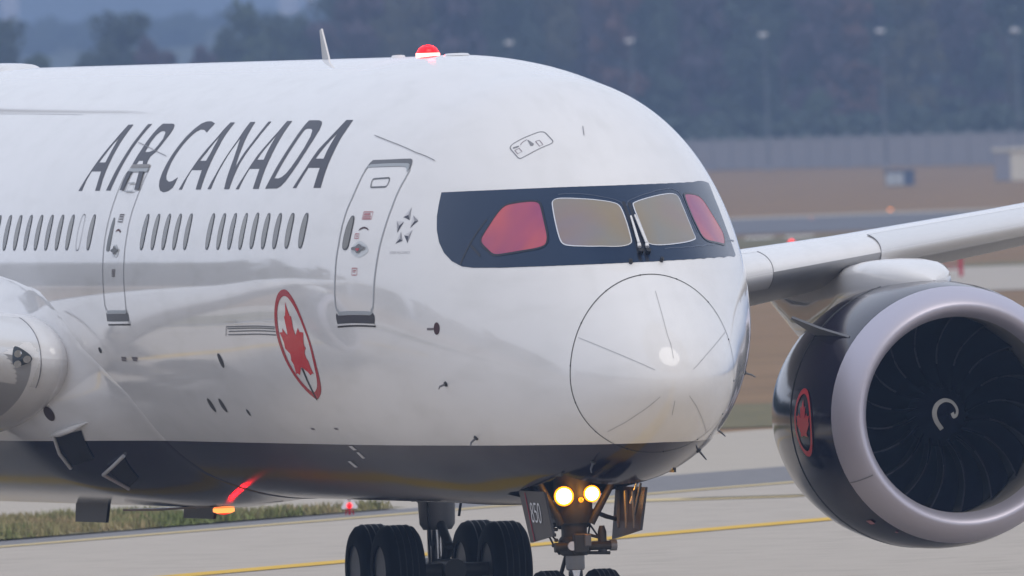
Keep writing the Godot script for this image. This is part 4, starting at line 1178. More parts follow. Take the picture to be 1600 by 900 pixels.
func wing(side: float) -> void:
	var w := node("wing", plane)
	var flip := func(p: Vector3) -> Vector3: return Vector3(p.x * side, p.y, p.z)
	var ss := []
	for k in WING.size():
		ss.append(WING[k][0])
		if k < WING.size() - 1:
			for j in [1, 2]: ss.append(lerpf(WING[k][0], WING[k + 1][0], j / 3.0))
	# skin over, skin under, and the movable leading edge as sheets that meet
	const SLAT := 0.085
	var make := func(called: String, x0: float, x1: float, upper: bool, n: int, m: Material, s0: float, s1: float) -> void:
		var rows := []
		for s in ss:
			if s < s0 or s > s1: continue
			var row := PackedVector3Array()
			for k in n + 1:
				var t := float(k) / n
				row.append(flip.call(wing_point(s, lerpf(x0, x1, t * t if x0 == 0.0 else t), upper)))
			rows.append(row)
		part(called, loft(rows, false, false).mesh(), m, w)
	make.call("upper_skin", 0.0, 1.0, true, 36, M.white, 0.0, 40.0)
	make.call("root_underside", 0.0, 1.0, false, 36, M.white, 0.0, 3.31)
	make.call("lower_skin", 0.0, 1.0, false, 36, M.wing_grey, 3.29, 40.0)
	var slat_ends := [3.16, 6.9, 8.05, 9.9, 14.0, 18.5, 23.0, 27.5]
	for k in slat_ends.size() - 1:
		if k == 2: continue
		var s0: float = slat_ends[k] + 0.02
		var s1: float = slat_ends[k + 1] - 0.02
		var rows := []
		for i in 9:
			var s := lerpf(s0, s1, i / 8.0)
			var row := PackedVector3Array()
			for j in range(12, -1, -1): row.append(flip.call(wing_point(s, SLAT * 0.35 * pow(j / 12.0, 2), false, 0.012)))
			for j in range(1, 17): row.append(flip.call(wing_point(s, SLAT * pow(j / 16.0, 2), true, 0.012)))
			rows.append(row)
		part("slat", loft(rows, false, false).mesh(), M.slat if k != 1 else M.white, w)
		# the gap at the slat's end
		for s in [s0, s1]:
			var ln := []
			for j in range(12, -1, -1): ln.append(flip.call(wing_point(s, SLAT * 0.35 * pow(j / 12.0, 2), false, 0.014)))
			for j in range(1, 17): ln.append(flip.call(wing_point(s, SLAT * pow(j / 16.0, 2), true, 0.014)))
			part("slat_gap", tube(ln, 0.007, 5).mesh(), M.seam, w)
		var back := []
		for i in 9: back.append(flip.call(wing_point(lerpf(s0, s1, i / 8.0), SLAT, true, 0.008)))
		part("slat_seam", tube(back, 0.006, 5).mesh(), M.seam, w)
	# landing light behind a lens in the wing root
	if side > 0.0:
		var lens := PackedVector3Array()
		var c := Vector2(3.43, 0.0)
		var no: Vector3 = (flip.call(wing_point(3.43, 0.0, true)) - flip.call(wing_point(3.43, 0.1, true))).normalized()
		var mid: Vector3 = flip.call(wing_point(3.43, 0.0, true)) + no * 0.07
		var across: Vector3 = (flip.call(wing_point(3.6, 0.0, true)) - flip.call(wing_point(3.3, 0.0, true))).normalized()
		var lt := node("wing_light", w)
		var sh := Shape.new()
		var outline := rounded(PackedVector2Array([Vector2(.12, .12), Vector2(.06, .15), Vector2(-.15, .05), Vector2(-.17, -.03), Vector2(0, -.12), Vector2(.1, -.145), Vector2(.14, -.1)]), 2)
		for k in outline.size():
			var p := outline[k]
			var q := outline[(k + 1) % outline.size()]
			var lift := func(z: Vector2) -> Vector3: return mid + across * z.x + Vector3.UP * z.y - no * (0.5 * z.y * z.y + 0.02)
			sh.flat(mid + no * 0.03, lift.call(p), lift.call(q), no)
		part("lens", sh.mesh(), M.lamp_glass, lt)
		for q in [Vector2(0.072, 0.08), Vector2(-0.06, 0.02), Vector2(0.085, -0.065)]:
			var cup := lathe([Vector2(0.0, 0.02), Vector2(0.02, 0.045), Vector2(0.05, 0.055)], 14)
			var o := part("lamp", cup.mesh(), M.lamp_bulb, lt)
			o.transform = Transform3D(Basis.looking_at(-no, Vector3.UP), mid + across * q.x + Vector3.UP * q.y + no * 0.035)
	# flap track fairings under the trailing edge
	for s in [6.3, 12.0, 16.5, 20.5]:
		var r := wing_row(s)
		var rings := []
		for k in 13:
			var t := k / 12.0
			var rad: float = 0.34 * pow(sin(PI * clampf(0.06 + t * 0.9, 0, 1)), 0.7) * (1.0 - 0.012 * s)
			var cx: Vector3 = flip.call(wing_point(s, minf(0.55 + t * 0.45, 1.0), false)) + Vector3(0, -0.12, -maxf(0.0, t - 0.8) * 6.0)
			var ring := PackedVector3Array()
			for j in 16: ring.append(cx + Vector3(cos(TAU * j / 16) * rad * 0.6, sin(TAU * j / 16) * rad, 0))
			rings.append(ring)
		part("flap_fairing", loft(rings).mesh(), M.wing_grey, w)

# ---------------------------------------------------------------- engines
func engine(side: float) -> void:
	var e := node("engine", plane)
	e.position = ac(21.57, 9.75 * side, -2.21)
	# all shapes below: +z is forward, z = 0 at the front of the lip
	var f := func(p: Array) -> Array: return p.map(func(q): return Vector2(-q[0], q[1]))
	part("inlet_lip", lathe(f.call([[.58, 1.765], [.42, 1.735], [.26, 1.69], [.13, 1.63], [.05, 1.575], [.01, 1.53], [0.0, 1.5], [.015, 1.465], [.06, 1.425], [.14, 1.39], [.26, 1.36], [.4, 1.345]]), 72, false).mesh(), M.lip, e)
	part("nacelle", lathe(f.call([[.58, 1.765], [.62, 1.772], [1.0, 1.82], [1.6, 1.848], [2.2, 1.848], [2.8, 1.825], [3.4, 1.77], [4.0, 1.67], [4.8, 1.48], [5.5, 1.28], [5.9, 1.17], [5.9, 1.1]]), 72, false).mesh(), M.navy, e)
	part("inlet_duct", lathe(f.call([[.4, 1.345], [.6, 1.345], [.9, 1.37], [1.2, 1.4], [1.75, 1.41]]), 72, false).mesh(), M.duct, e)
	part("fan_case", lathe(f.call([[1.75, 1.41], [1.85, 1.3], [1.9, 0.0]]), 48, false).mesh(), M.black, e)
	part("core_nozzle", lathe(f.call([[5.0, 1.0], [6.4, .85], [7.4, .6], [7.4, .4], [8.4, .12], [8.6, 0.0]]), 40, false).mesh(), M.hub, e)
	part("cowl_seam", lathe(f.call([[2.42, 1.842], [2.43, 1.848], [2.445, 1.848], [2.455, 1.842]]), 72, false).mesh(), M.seam_dark, e)
	for w in [2.62, 2.62 + PI]:
		var ln := []
		for q in [[.02, 1.56], [.1, 1.62], [.26, 1.695], [.42, 1.74], [.57, 1.768]]: ln.append(Vector3(cos(w) * q[1] * -1.0 * side * -1.0, sin(w) * q[1], -q[0]))
		part("lip_seam", tube(ln, 0.009, 5).mesh(), M.seam, e)
	# fan: eighteen wide swept blades
	var rows := []
	for k in 13:
		var t := k / 12.0
		var r := lerpf(0.36, 1.385, t)
		var chord := lerpf(0.34, 0.5, sin(PI * minf(t * 0.62 + 0.1, 1.0)))
		var tw := deg_to_rad(lerpf(20.0, 62.0, t))
		var sweep := -0.10 * sin(PI * t) + 0.16 * pow(t, 3.0)
		var zc := -1.45 - 0.12 * sin(PI * t * 0.9)
		var ring := PackedVector3Array()
		for j in 14:
			var w := TAU * j / 14.0
			var x := cos(w) * chord * 0.5
			var y := sin(w) * (0.022 - 0.014 * t) + 0.05 * (1.0 - pow(2.0 * x / chord, 2.0))
			var tang := x * sin(tw) + y * cos(tw) + sweep * 1.1
			var ax := x * cos(tw) - y * sin(tw)
			var ang := tang / r
			ring.append(Vector3(sin(ang) * r, cos(ang) * r, zc + ax))
		rows.append(ring)
	var blade := loft(rows).mesh()
	var edge_pts := []
	for k in range(4, 13): edge_pts.append((rows[k][0] as Vector3) + Vector3(0, 0, 0.004))
	var edge := tube(edge_pts, 0.011, 5).mesh()
	for k in 18:
		var b := part("fan_blade", blade, M.fan, e)
		b.rotation.z = TAU * k / 18.0 + 0.1
		var eo := part("blade_edge", edge, M.fan_edge, e)
		eo.rotation.z = b.rotation.z
	var cone := func(r: float) -> float: return -1.0 - 0.5 * pow(r / 0.44, 1.35)
	var prof := []
	for k in 12: prof.append(Vector2(cone.call(0.44 * (1.0 - k / 11.0)), 0.44 * (1.0 - k / 11.0)))
	part("spinner", lathe(prof, 40, false).mesh(), M.spinner, e)
	# the white comma on the spinner, a ribbon raised from the cone
	var sp := Shape.new()
	var cv := Curve3D.new()
	var way := [[.085, .02], [.115, -.03], [.17, -.01], [.185, .07], [.12, .165], [.01, .195], [-.1, .14], [-.15, .03], [-.125, -.09], [-.035, -.205]]
	for k in way.size():
		var before: Array = way[maxi(k - 1, 0)]
		var after: Array = way[mini(k + 1, way.size() - 1)]
		var tg := Vector3(after[0] - before[0], after[1] - before[1], 0) / 6.0
		cv.add_point(Vector3(way[k][0], way[k][1], 0), -tg, tg)
	var len_ := cv.get_baked_length()
	var last := []
	for k in 61:
		var p0 := cv.sample_baked(len_ * k / 60.0, true)
		var d0 := (cv.sample_baked(minf(len_ * (k + 1) / 60.0, len_), true) - cv.sample_baked(maxf(len_ * (k - 1) / 60.0, 0.0), true)).normalized()
		var half := 0.03 if k < 5 else 0.026
		var here := []
		for sg in [-1.0, 1.0]:
			var p: Vector3 = p0 + Vector3(-d0.y, d0.x, 0) * half * sg
			here.append(Vector3(p.x, p.y, cone.call(Vector2(p.x, p.y).length()) + 0.012))
		if last.size(): sp.face(last[0], last[1], here[1], here[0], Vector3(0, 0, 1))
		last = here
	part("spinner_mark", sp.mesh(), mat(lin(0.5, 0.5, 0.48), 0.5), e)
	# strake on the inboard shoulder
	var inb := -side * -1.0
	var sa := deg_to_rad(38.0)
	var dir := Vector3(cos(sa) * inb, sin(sa), 0)
	var tan_ := Vector3(-sin(sa) * inb, cos(sa), 0)
	part("strake", slab([dir * 1.8 + Vector3(0, 0, -.8), dir * 2.0 + Vector3(0, 0, -1.7), dir * 2.26 + Vector3(0, 0, -2.45), dir * 2.22 + Vector3(0, 0, -2.6), dir * 1.85 + Vector3(0, 0, -2.5)], tan_ * 0.03).mesh(), M.hub, e)
	# red roundel on the inboard cowl: a ring and a leaf that follow the cowl
	var on_cowl := func(z: float, deg: float, off: float) -> Vector3:
		var r := 1.849 - 0.022 * pow(absf(z + 1.95), 2.0) + off
		return Vector3(cos(deg_to_rad(deg)) * r * inb, sin(deg_to_rad(deg)) * r, z)
	var cr := Shape.new()
	for k in 48:
		var p := []
		for q in [[k, 0.40], [k, 0.48], [k + 1, 0.48], [k + 1, 0.40]]:
			var w: float = TAU * q[0] / 48.0
			p.append(on_cowl.call(-1.75 + cos(w) * q[1] * 0.9, -1.5 + rad_to_deg(sin(w) * q[1] / 1.87) , 0.01))
		cr.face(p[0], p[1], p[2], p[3], Vector3(inb, 0, 0))
	part("cowl_ring", cr.mesh(), M.red, e)
	var leaf := Shape.new()
	var lp := []
	for q in [[0, .33], [.07, .2], [.13, .23], [.11, .06], [.2, .14], [.22, .09], [.32, .1], [.28, .02], [.31, -.02], [.14, -.15], [.16, -.2], [0, -.18]]: lp.append(q)
	var full := []
	for q in lp: full.append(Vector2(q[0], q[1]))
	for k in range(lp.size() - 2, 0, -1): full.append(Vector2(-lp[k][0], lp[k][1]))
	var ids := Geometry2D.triangulate_polygon(PackedVector2Array(full))
	for k in range(0, ids.size(), 3):
		var p := []
		for j in 3: p.append(on_cowl.call(-1.75 + full[ids[k + j]].x, -1.5 + rad_to_deg(full[ids[k + j]].y / 1.87), 0.01))
		leaf.flat(p[0], p[1], p[2], Vector3(inb, 0, 0))
	part("cowl_leaf", leaf.mesh(), M.red, e)
	for q in [[-1.05, -52.0], [-.75, -62.0]]:
		var st := Shape.new()
		var pp := []
		for c in [[-.12, -1.3], [.12, -1.3], [.12, 1.3], [-.12, 1.3]]: pp.append(on_cowl.call(q[0] + c[0] * (1.0 if q[0] < -1.0 else 0.4), q[1] + c[1] * (1.0 if q[0] < -1.0 else 0.4), 0.0 if q[0] < -1.0 else -0.02))
		st.face(pp[0], pp[1], pp[2], pp[3], Vector3(inb, -1, 0))
		part("cowl_stencil", st.mesh(), M.mark_red, e)
	# pylon: a rounded white strut fairing over the cowl that runs back under the wing
	var y0 := -2.21
	var prows := []
	for q in [[23.0, .03, -.36, -.5], [23.15, .2, -.27, -.55], [23.5, .38, -.17, -.6], [24.0, .5, -.095, -.65], [24.7, .58, -.06, -.7], [25.4, .6, -.075, -.78], [26.0, .58, -.12, -.85], [27.2, .46, -.1, -1.1], [28.4, .4, -.16, -1.3], [29.4, .34, -.2, -1.22], [30.3, .28, -.24, -.95], [31.2, .22, -.28, -.68], [33.0, .12, -.25, -.5], [34.5, .03, -.2, -.3]]:
		var ring := PackedVector3Array()
		for j in 24:
			var w := TAU * j / 24.0
			var cx: float = signf(cos(w)) * pow(absf(cos(w)), 0.6) * q[1]
			var mid_y: float = (q[2] + q[3]) / 2.0
			var cy: float = mid_y + signf(sin(w)) * pow(absf(sin(w)), 0.7) * (q[2] - q[3]) / 2.0
			ring.append(Vector3(cx, cy - y0, -(q[0] - 21.57)))
		prows.append(ring)
	part("pylon", loft(prows).mesh(), M.white, e)

# ---------------------------------------------------------------- landing gear
func wheel(parent: Node, at: Vector3, r: float, w: float, n_called := "wheel") -> void:
	var h := node(n_called, parent)
	h.transform = Transform3D(Basis(Vector3.UP, PI / 2), at)
	var p := []
	for q in [[-.5, .56], [-.5, .72], [-.47, .86], [-.38, .96], [-.2, .995], [0, 1.0], [.2, .995], [.38, .96], [.47, .86], [.5, .72], [.5, .56]]: p.append(Vector2(q[0] * w, q[1] * r))
	var sh := lathe(p, 48, false)
	# the hub face and the grooves of the tread share the wheel's own mesh parts
	part("tyre", sh.mesh(), M.tyre, h)
	part("rim", lathe([Vector2(-.44 * w, .57 * r), Vector2(-.3 * w, .5 * r), Vector2(-.28 * w, .2 * r), Vector2(-.4 * w, .12 * r), Vector2(.4 * w, .12 * r), Vector2(.28 * w, .2 * r), Vector2(.3 * w, .5 * r), Vector2(.44 * w, .57 * r)], 32).mesh(), M.hub, h)
	var gr := Shape.new()
	for x in [-.24, -.08, .08, .24]:
		lathe([Vector2((x - .012) * w, .98 * r), Vector2((x - .012) * w, 1.003 * r), Vector2((x + .012) * w, 1.003 * r), Vector2((x + .012) * w, .98 * r)], 40, false, 0.0, TAU, gr)
	part("tread_rib", gr.mesh(), M.black, h)

func nose_gear() -> void:
	var g := node("nose_gear", plane)
	var a := 5.62
	var y := func(h: float) -> float: return h
	var at := func(da: float, s: float, h: float) -> Vector3: return Vector3(-s, h - 0.0031 * a, -(a + da))
	# leg: housing, collar, cylinder, chromed piston
	part("housing", tube([at.call(0, 0, 2.9), at.call(0, 0, 1.75), at.call(0, 0, 1.62)], [.25, .25, .2], 20).mesh(), M.gear_dark, g)
	part("cylinder", tube([at.call(0, 0, 1.66), at.call(0, 0, 1.36)], .17, 20).mesh(), M.gear_dark, g)
	part("collar", tube([at.call(0, 0, 1.45), at.call(0, 0, 1.4), at.call(0, 0, 1.3), at.call(0, 0, 1.22), at.call(0, 0, 1.2)], [.18, .215, .215, .2, .16], 20).mesh(), M.gear_dark, g)
	part("outer_leg", tube([at.call(0, 0, 1.21), at.call(0, 0, 1.03), at.call(0, 0, 1.01)], [.125, .125, .11], 20).mesh(), M.gear, g)
	part("piston", tube([at.call(0, 0, 1.02), at.call(0, 0, .5)], .095, 20).mesh(), M.chrome, g)
	part("axle", tube([at.call(0, -.5, .508), at.call(0, .5, .508)], .07, 14).mesh(), M.gear, g)
	for s in [-.36, .36]: wheel(g, at.call(0, s, .508), .508, .42)
	# torque links behind the piston, steering actuators and hoses
	for s in [-.09, .09]:
		part("torque_link", tube([at.call(.12, s, 1.2), at.call(.42, s, .95)], .03, 8).mesh(), M.gear_dark, g)
		part("torque_link", tube([at.call(.42, s, .95), at.call(.1, s, .62)], .03, 8).mesh(), M.gear_dark, g)
	part("steering_actuator", tube([at.call(-.12, -.12, 1.32), at.call(-.12, -.45, 1.32)], .06, 14).mesh(), M.gear_dark, g)
	part("actuator_cap", tube([at.call(-.12, -.45, 1.32), at.call(-.12, -.53, 1.32)], .075, 14).mesh(), M.gear, g)
	part("actuator_post", tube([at.call(-.1, -.35, 1.24), at.call(-.1, -.35, 1.5), at.call(-.1, -.35, 1.58)], [.06, .06, .035], 12).mesh(), M.gear_dark, g)
	part("actuator_arm", tube([at.call(-.1, -.16, 1.23), at.call(-.1, -.45, 1.22)], .022, 8).mesh(), M.gear_dark, g)
	part("actuator_arm", tube([at.call(-.1, -.16, 1.47), at.call(-.1, -.4, 1.4)], .02, 8).mesh(), M.gear_dark, g)
	part("steering_actuator", tube([at.call(-.12, .12, 1.32), at.call(-.12, .3, 1.32)], .06, 14).mesh(), M.gear_dark, g)
	part("front_box", box(Vector3(.2, .26, .12), Transform3D(Basis(), at.call(-.24, -.02, 1.36)), .02).mesh(), M.gear_dark, g)
	part("bracket", box(Vector3(.09, .16, .06), Transform3D(Basis(), at.call(-.3, -.1, 1.4)), .01).mesh(), M.hub, g)
	part("round_plate", tube([at.call(-.24, .1, 1.33), at.call(-.28, .1, 1.33)], .06, 16).mesh(), M.silver, g)
	var hoses := [[[.1, .24, 1.75], [.05, .32, 1.66], [.02, .26, 1.56], [0, .31, 1.48], [0, .24, 1.4]], [[0, .2, 1.6], [-.02, .33, 1.58], [-.02, .34, 1.45], [0, .26, 1.3], [.03, .2, 1.22]], [[0, .22, 1.9], [0, .3, 1.84], [0, .27, 1.7], [0, .2, 1.62]], [[0, -.2, 1.62], [-.03, -.26, 1.52], [-.03, -.3, 1.46], [-.05, -.35, 1.44]], [[.05, -.2, 1.8], [.05, -.23, 1.6], [.05, -.2, 1.45]]]
	for hq in hoses:
		var pts := []
		for q in hq: pts.append(at.call(q[0], q[1], q[2]))
		part("hose", tube(pts, .014, 6).mesh(), M.black, g)
	for k in 6:
		part("fitting", box(Vector3(.06, .045, .05), Transform3D(Basis(Vector3.UP, k * 0.7), at.call(-.05, .26 + .03 * (k % 2), 1.27 + k * .07)), .01).mesh(), M.gear_dark, g)
	# side braces up into the bay, and the drag brace
	for s in [-1.0, 1.0]:
		part("side_brace", tube([at.call(-.1, .2 * s, 1.62), at.call(-.2, .52 * s, 2.2)], [.06, .045], 10).mesh(), M.gear_dark, g)
		part("drag_brace", tube([at.call(.05, .16 * s, 1.6), at.call(1.2, .25 * s, 2.05)], .06, 10).mesh(), M.gear_dark, g)
	part("bay_roof", box(Vector3(1.5, .03, 3.4), Transform3D(Basis(), Vector3(0, 2.95, -4.88)), 0.0).mesh(), M.gear_dark, g)
	for z in [-3.22, -6.55]: part("bay_bulkhead", box(Vector3(1.46, .66, .03), Transform3D(Basis(), Vector3(0, 2.63, z)), 0.0).mesh(), M.gear_dark, g)
	for x in [-.76, .76]: part("bay_wall", box(Vector3(.03, .7, 3.33), Transform3D(Basis(), Vector3(x, 2.61, -4.88)), 0.0).mesh(), M.gear_dark, g)
	for k in 3: part("bay_frame", box(Vector3(1.44, .1, .06), Transform3D(Basis(), Vector3(0, 2.88, -4.5 - .7 * k)), .01).mesh(), M.gear, g)
	# lamps on the leg
	for q in [[.19, 0.0], [-.19, 0.02]]:
		var c: Vector3 = at.call(-.26, q[0], 1.985 + q[1])
		var l := node("landing_light", g)
		var face := Basis.looking_at(-Vector3(-0.13, 0.01, 1).normalized(), Vector3.UP)
		var r := .104 if q[0] > 0 else .088
		var cup := part("bulb", lathe([Vector2(0.0, r), Vector2(.02, r * .75), Vector2(.03, 0)], 24).mesh(), M.headlight, l)
		cup.transform = Transform3D(face, c + face.z * 0.012)
		var halo_ring := part("halo_ring", lathe([Vector2(-.1, r * .8), Vector2(-.02, r * 1.2), Vector2(0.0, r * 1.27), Vector2(.004, r * 1.2), Vector2(.0, r * .98)], 24).mesh(), M.headlight_glow, l)  # glowing ring added round the lens to stand for its amber halo
		halo_ring.transform = Transform3D(face, c)
		part("mount", tube([c - face.z * .12, at.call(0, q[0] * .6, 1.95)], .05, 10).mesh(), M.gear_dark, l)
		var om := SpotLight3D.new()
		om.name = numbered("headlamp", g)
		om.light_color = Color(1.0, 0.78, 0.4)
		om.light_energy = 4.0
		om.light_size = r
		om.spot_angle = 32.0
		om.spot_range = 120.0; om.spot_attenuation = 2.0
		om.shadow_enabled = true
		g.add_child(om)
		om.look_at_from_position(c + face.z * 0.2, c + face.z * 5.0 - Vector3(0, 0.3, 0), Vector3.UP)
		var spill := OmniLight3D.new()
		spill.name = numbered("lamp_spill", g)
		spill.light_color = Color(1.0, 0.66, 0.15)
		spill.light_energy = 0.11
		spill.light_size = 0.05
		spill.omni_range = 20.0; spill.omni_attenuation = 2.0
		spill.shadow_enabled = true
		spill.position = c + face.z * 0.22
		g.add_child(spill)
	part("lamp_bar", tube([at.call(-.2, -.22, 1.98), at.call(-.2, .22, 1.97)], .035, 10).mesh(), M.gear_dark, g)
	part("centre_lamp", lathe([Vector2(0, .035), Vector2(.02, .03), Vector2(.03, 0)], 12).mesh(), M.headlight_glow, g).position = at.call(-.3, -.03, 1.93)
	# doors: plates hung from the bay edges, the starboard one numbered
	for s in [1.0, -1.0]:
		var d := node("gear_door", g)
		var q := [[5.66, .72, 2.06], [4.35, .72, 2.05], [4.27, .64, 1.475], [5.45, .64, 1.375]] if s > 0 else [[6.02, .72, 2.06], [4.49, .72, 2.06], [4.53, .64, 1.5], [6.0, .64, 1.37]]
		var pts := []
		for c in q: pts.append(Vector3(-c[1] * s, c[2], -c[0]))
		part("panel", slab(pts, Vector3(.035 * s, 0, 0)).mesh(), mat(lin(0.05, 0.045, 0.047), 0.35), d)
		if s > 0:
			var u: Vector3 = (pts[1] - pts[0]).normalized()
			var dn: Vector3 = (pts[3] - pts[0])
			dn = (dn - u * dn.dot(u)).normalized()
			var out := u.cross(dn).normalized()
			if out.x > 0: out = -out
			flat_text("door_number", "850", pts[0] + u * .49 + dn * .42 + out * .008, u, -dn, 0.52, 0.27, mat(lin(0.75, 0.75, 0.78), 0.5), d)
			part("red_stripe", slab([pts[0] + u * .3 + dn * .02 + out * .004, pts[0] + u * .335 + dn * .02 + out * .004, pts[3] + u * .27 - dn * .02 + out * .004, pts[3] + u * .235 - dn * .02 + out * .004], out * .004).mesh(), mat(lin(0.3, 0.01, 0.03), 0.5), d)
		else:
			var mid: Vector3 = (pts[0] + pts[1] + pts[2] + pts[3]) / 4.0
			for k in 3: part("rib", box(Vector3(.05, .5, .06), Transform3D(Basis(Vector3.RIGHT, -0.06), mid + Vector3(-.05, .02, -.45 + .42 * k)), .01).mesh(), M.gear, d)
			part("recess", box(Vector3(.03, .3, .22), Transform3D(Basis(), mid + Vector3(-.03, .02, .35)), .01).mesh(), M.gear_dark, d)
			part("door_strut", tube([at.call(-.1, -.22, 1.78), at.call(-.05, -.42, 1.7), mid + Vector3(-.02, -.12, -.6)], [.03, .032, .025], 8).mesh(), M.gear_dark, d)
			part("hinge_arm", tube([pts[1] + Vector3(-.04, .05, -.4), mid + Vector3(-.06, .1, .25)], .022, 8).mesh(), M.silver, d)
			part("hinge_arm", tube([pts[1] + Vector3(-.04, .05, -.2), mid + Vector3(-.06, -.05, .42)], .018, 8).mesh(), M.hub, d)

func flat_text(called: String, text: String, at: Vector3, right: Vector3, up: Vector3, length: float, tall: float, m: Material, parent: Node) -> void:
	var tm := TextMesh.new()
	tm.text = text
	var f := SystemFont.new()
	f.font_names = PackedStringArray(["Droid Sans"])
	tm.font = f
	tm.font_size = 48
	tm.depth = 0.0
	tm.pixel_size = 0.01
	var arr := tm.surface_get_arrays(0)
	var vs: PackedVector3Array = arr[Mesh.ARRAY_VERTEX]
	var ids: PackedInt32Array = arr[Mesh.ARRAY_INDEX]
	var b := tm.get_aabb()
	var sh := Shape.new()
	var out := right.cross(up)
	for k in range(0, ids.size(), 3):
		var p := []
		for q in 3:
			var v := vs[ids[k + q]]
			p.append(at + right * (v.x - b.position.x) / b.size.x * length + up * (v.y - b.position.y) / b.size.y * tall)
		sh.flat(p[0], p[1], p[2], out)
	part(called, sh.mesh(), m, parent)

func main_gear(side: float) -> void:
	var g := node("main_gear", plane)
	var a := 32.1
	var gy := -0.0031 * a
	var at := func(da: float, ds: float, h: float) -> Vector3: return Vector3(-(4.9 * side + ds), h + gy, -(a + da))
	part("leg", tube([at.call(0, 0, 3.4), at.call(0, 0, 1.75), at.call(0, 0, 1.3), at.call(0, 0, 1.22)], [.27, .27, .25, .2], 20).mesh(), M.gear, g)
	part("piston", tube([at.call(0, 0, 1.25), at.call(0, 0, .6)], .15, 18).mesh(), M.chrome, g)
	part("bogie_beam", tube([at.call(-.95, 0, .66), at.call(.95, 0, .66)], .16, 14).mesh(), M.gear_dark, g)
	for da in [-.73, .73]:
		part("axle", tube([at.call(da, -.95, .66), at.call(da, .95, .66)], .1, 14).mesh(), M.gear_dark, g)
		for ds in [-.77, .77]: wheel(g, at.call(da, ds, .66), .66, .55)
	part("torque_link", tube([at.call(-.2, 0, 1.3), at.call(-.62, 0, 1.0)], .07, 10).mesh(), M.gear_dark, g)
	part("torque_link", tube([at.call(-.62, 0, 1.0), at.call(-.3, 0, .72)], .07, 10).mesh(), M.gear_dark, g)
	part("side_strut", tube([at.call(0, -.1 * side, 1.6), at.call(.2, -1.9 * side, 3.0)], .1, 12).mesh(), M.gear, g)
	part("drag_strut", tube([at.call(0, 0, 1.7), at.call(-2.2, -.2 * side, 3.2)], .08, 12).mesh(), M.gear_dark, g)
	part("trunnion_lug", tube([at.call(0, -.36, 1.72), at.call(0, .36, 1.72)], .1, 14).mesh(), M.gear_dark, g)
	part("pipe", tube([at.call(-.2, -.32 * 1.0, 2.3), at.call(-.2, -.34, 1.8), at.call(-.15, -.28, 1.4)], .02, 6).mesh(), M.black, g)
	part("pipe", tube([at.call(-.24, .18, 2.3), at.call(-.26, .2, 1.5), at.call(-.2, .15, 1.0)], .018, 6).mesh(), M.black, g)
	part("junction_box", box(Vector3(.24, .14, .1), Transform3D(Basis(), at.call(-.28, .04, 1.98)), .02).mesh(), M.gear, g)
	# leg door, outboard of the leg
	part("leg_door", slab([at.call(-.9, .62 * side, 3.0), at.call(.9, .62 * side, 3.0), at.call(.75, .5 * side, 1.75), at.call(-.75, .5 * side, 1.75)], Vector3(-.04 * side, 0, 0)).mesh(), M.wing_grey, g)

# ---------------------------------------------------------------- tail, out of the frame
func tail() -> void:
	var foil := func(rows: Array, up: bool) -> Shape:
		var rings := []
		for q in rows:
			var ring := PackedVector3Array()
			for j in 24:
				var w := TAU * j / 24.0
				var x := 0.5 - 0.5 * cos(w)
				var th: float = 5.0 * .1 * (0.2969 * sqrt(x) - 0.126 * x - 0.3516 * x * x + 0.2843 * pow(x, 3) - 0.1036 * pow(x, 4)) * q[2] * signf(sin(w))
				ring.append(ac(q[1] + x * q[2], th, q[0]) if up else ac(q[1] + x * q[2], q[0], q[3] + th))
			rings.append(ring)
		return loft(rings)
	part("tail_fin", foil.call([[2.2, 50.0, 8.5], [3.2, 51.0, 7.6], [11.2, 58.2, 2.9]], true).mesh(), M.navy, plane)
	for s in [-1.0, 1.0]:
		part("tailplane", foil.call([[.6 * s, 52.5, 5.6, 1.0], [9.6 * s, 59.4, 1.8, 1.9]], false).mesh(), M.white, plane)

# ---------------------------------------------------------------- trees, fence, masts and small airfield things
func leaf_crown(height: float, width: float, seed_: int, lobes: int, count: int) -> Shape:
	var r := RandomNumberGenerator.new()
	r.seed = seed_
	var sh := Shape.new()
	var balls := []
	for k in lobes:
		var t := r.randf()
		var y := lerpf(0.24, 0.9, t) * height
		var reach := width * 0.5 * sqrt(maxf(0.05, 1.0 - pow((t - 0.35) / 0.75, 2.0)))
		var w := r.randf() * TAU
		var d := reach * sqrt(r.randf()) * 0.8
		balls.append([Vector3(cos(w) * d, y, sin(w) * d), width * r.randf_range(0.13, 0.24)])
	for k in count:
		var b: Array = balls[r.randi() % balls.size()]
		var dir := Vector3(r.randfn(), r.randfn(), r.randfn()).normalized()
		var p: Vector3 = b[0] + dir * b[1] * pow(r.randf(), 0.4) * Vector3(1, 0.8, 1)
		var n := (dir + Vector3(r.randfn(), r.randfn(), r.randfn()) * 0.5).normalized()
		var u := n.cross(Vector3(r.randfn(), r.randfn(), r.randfn())).normalized() * r.randf_range(0.22, 0.5)
		var v := n.cross(u).normalized() * r.randf_range(0.15, 0.35)
		var tone := r.randf_range(0.65, 1.25)
		for q in [[p - u, p + v, p + u], [p - u, p + u, p - v]]:
			sh.v.append_array(q); sh.n.append_array([n, n, n]); sh.t.append_array([Vector2.ZERO, Vector2.ZERO, Vector2.ZERO])
			var c := Color(tone, tone, tone)
			sh.c.append_array([c, c, c])
	return sh

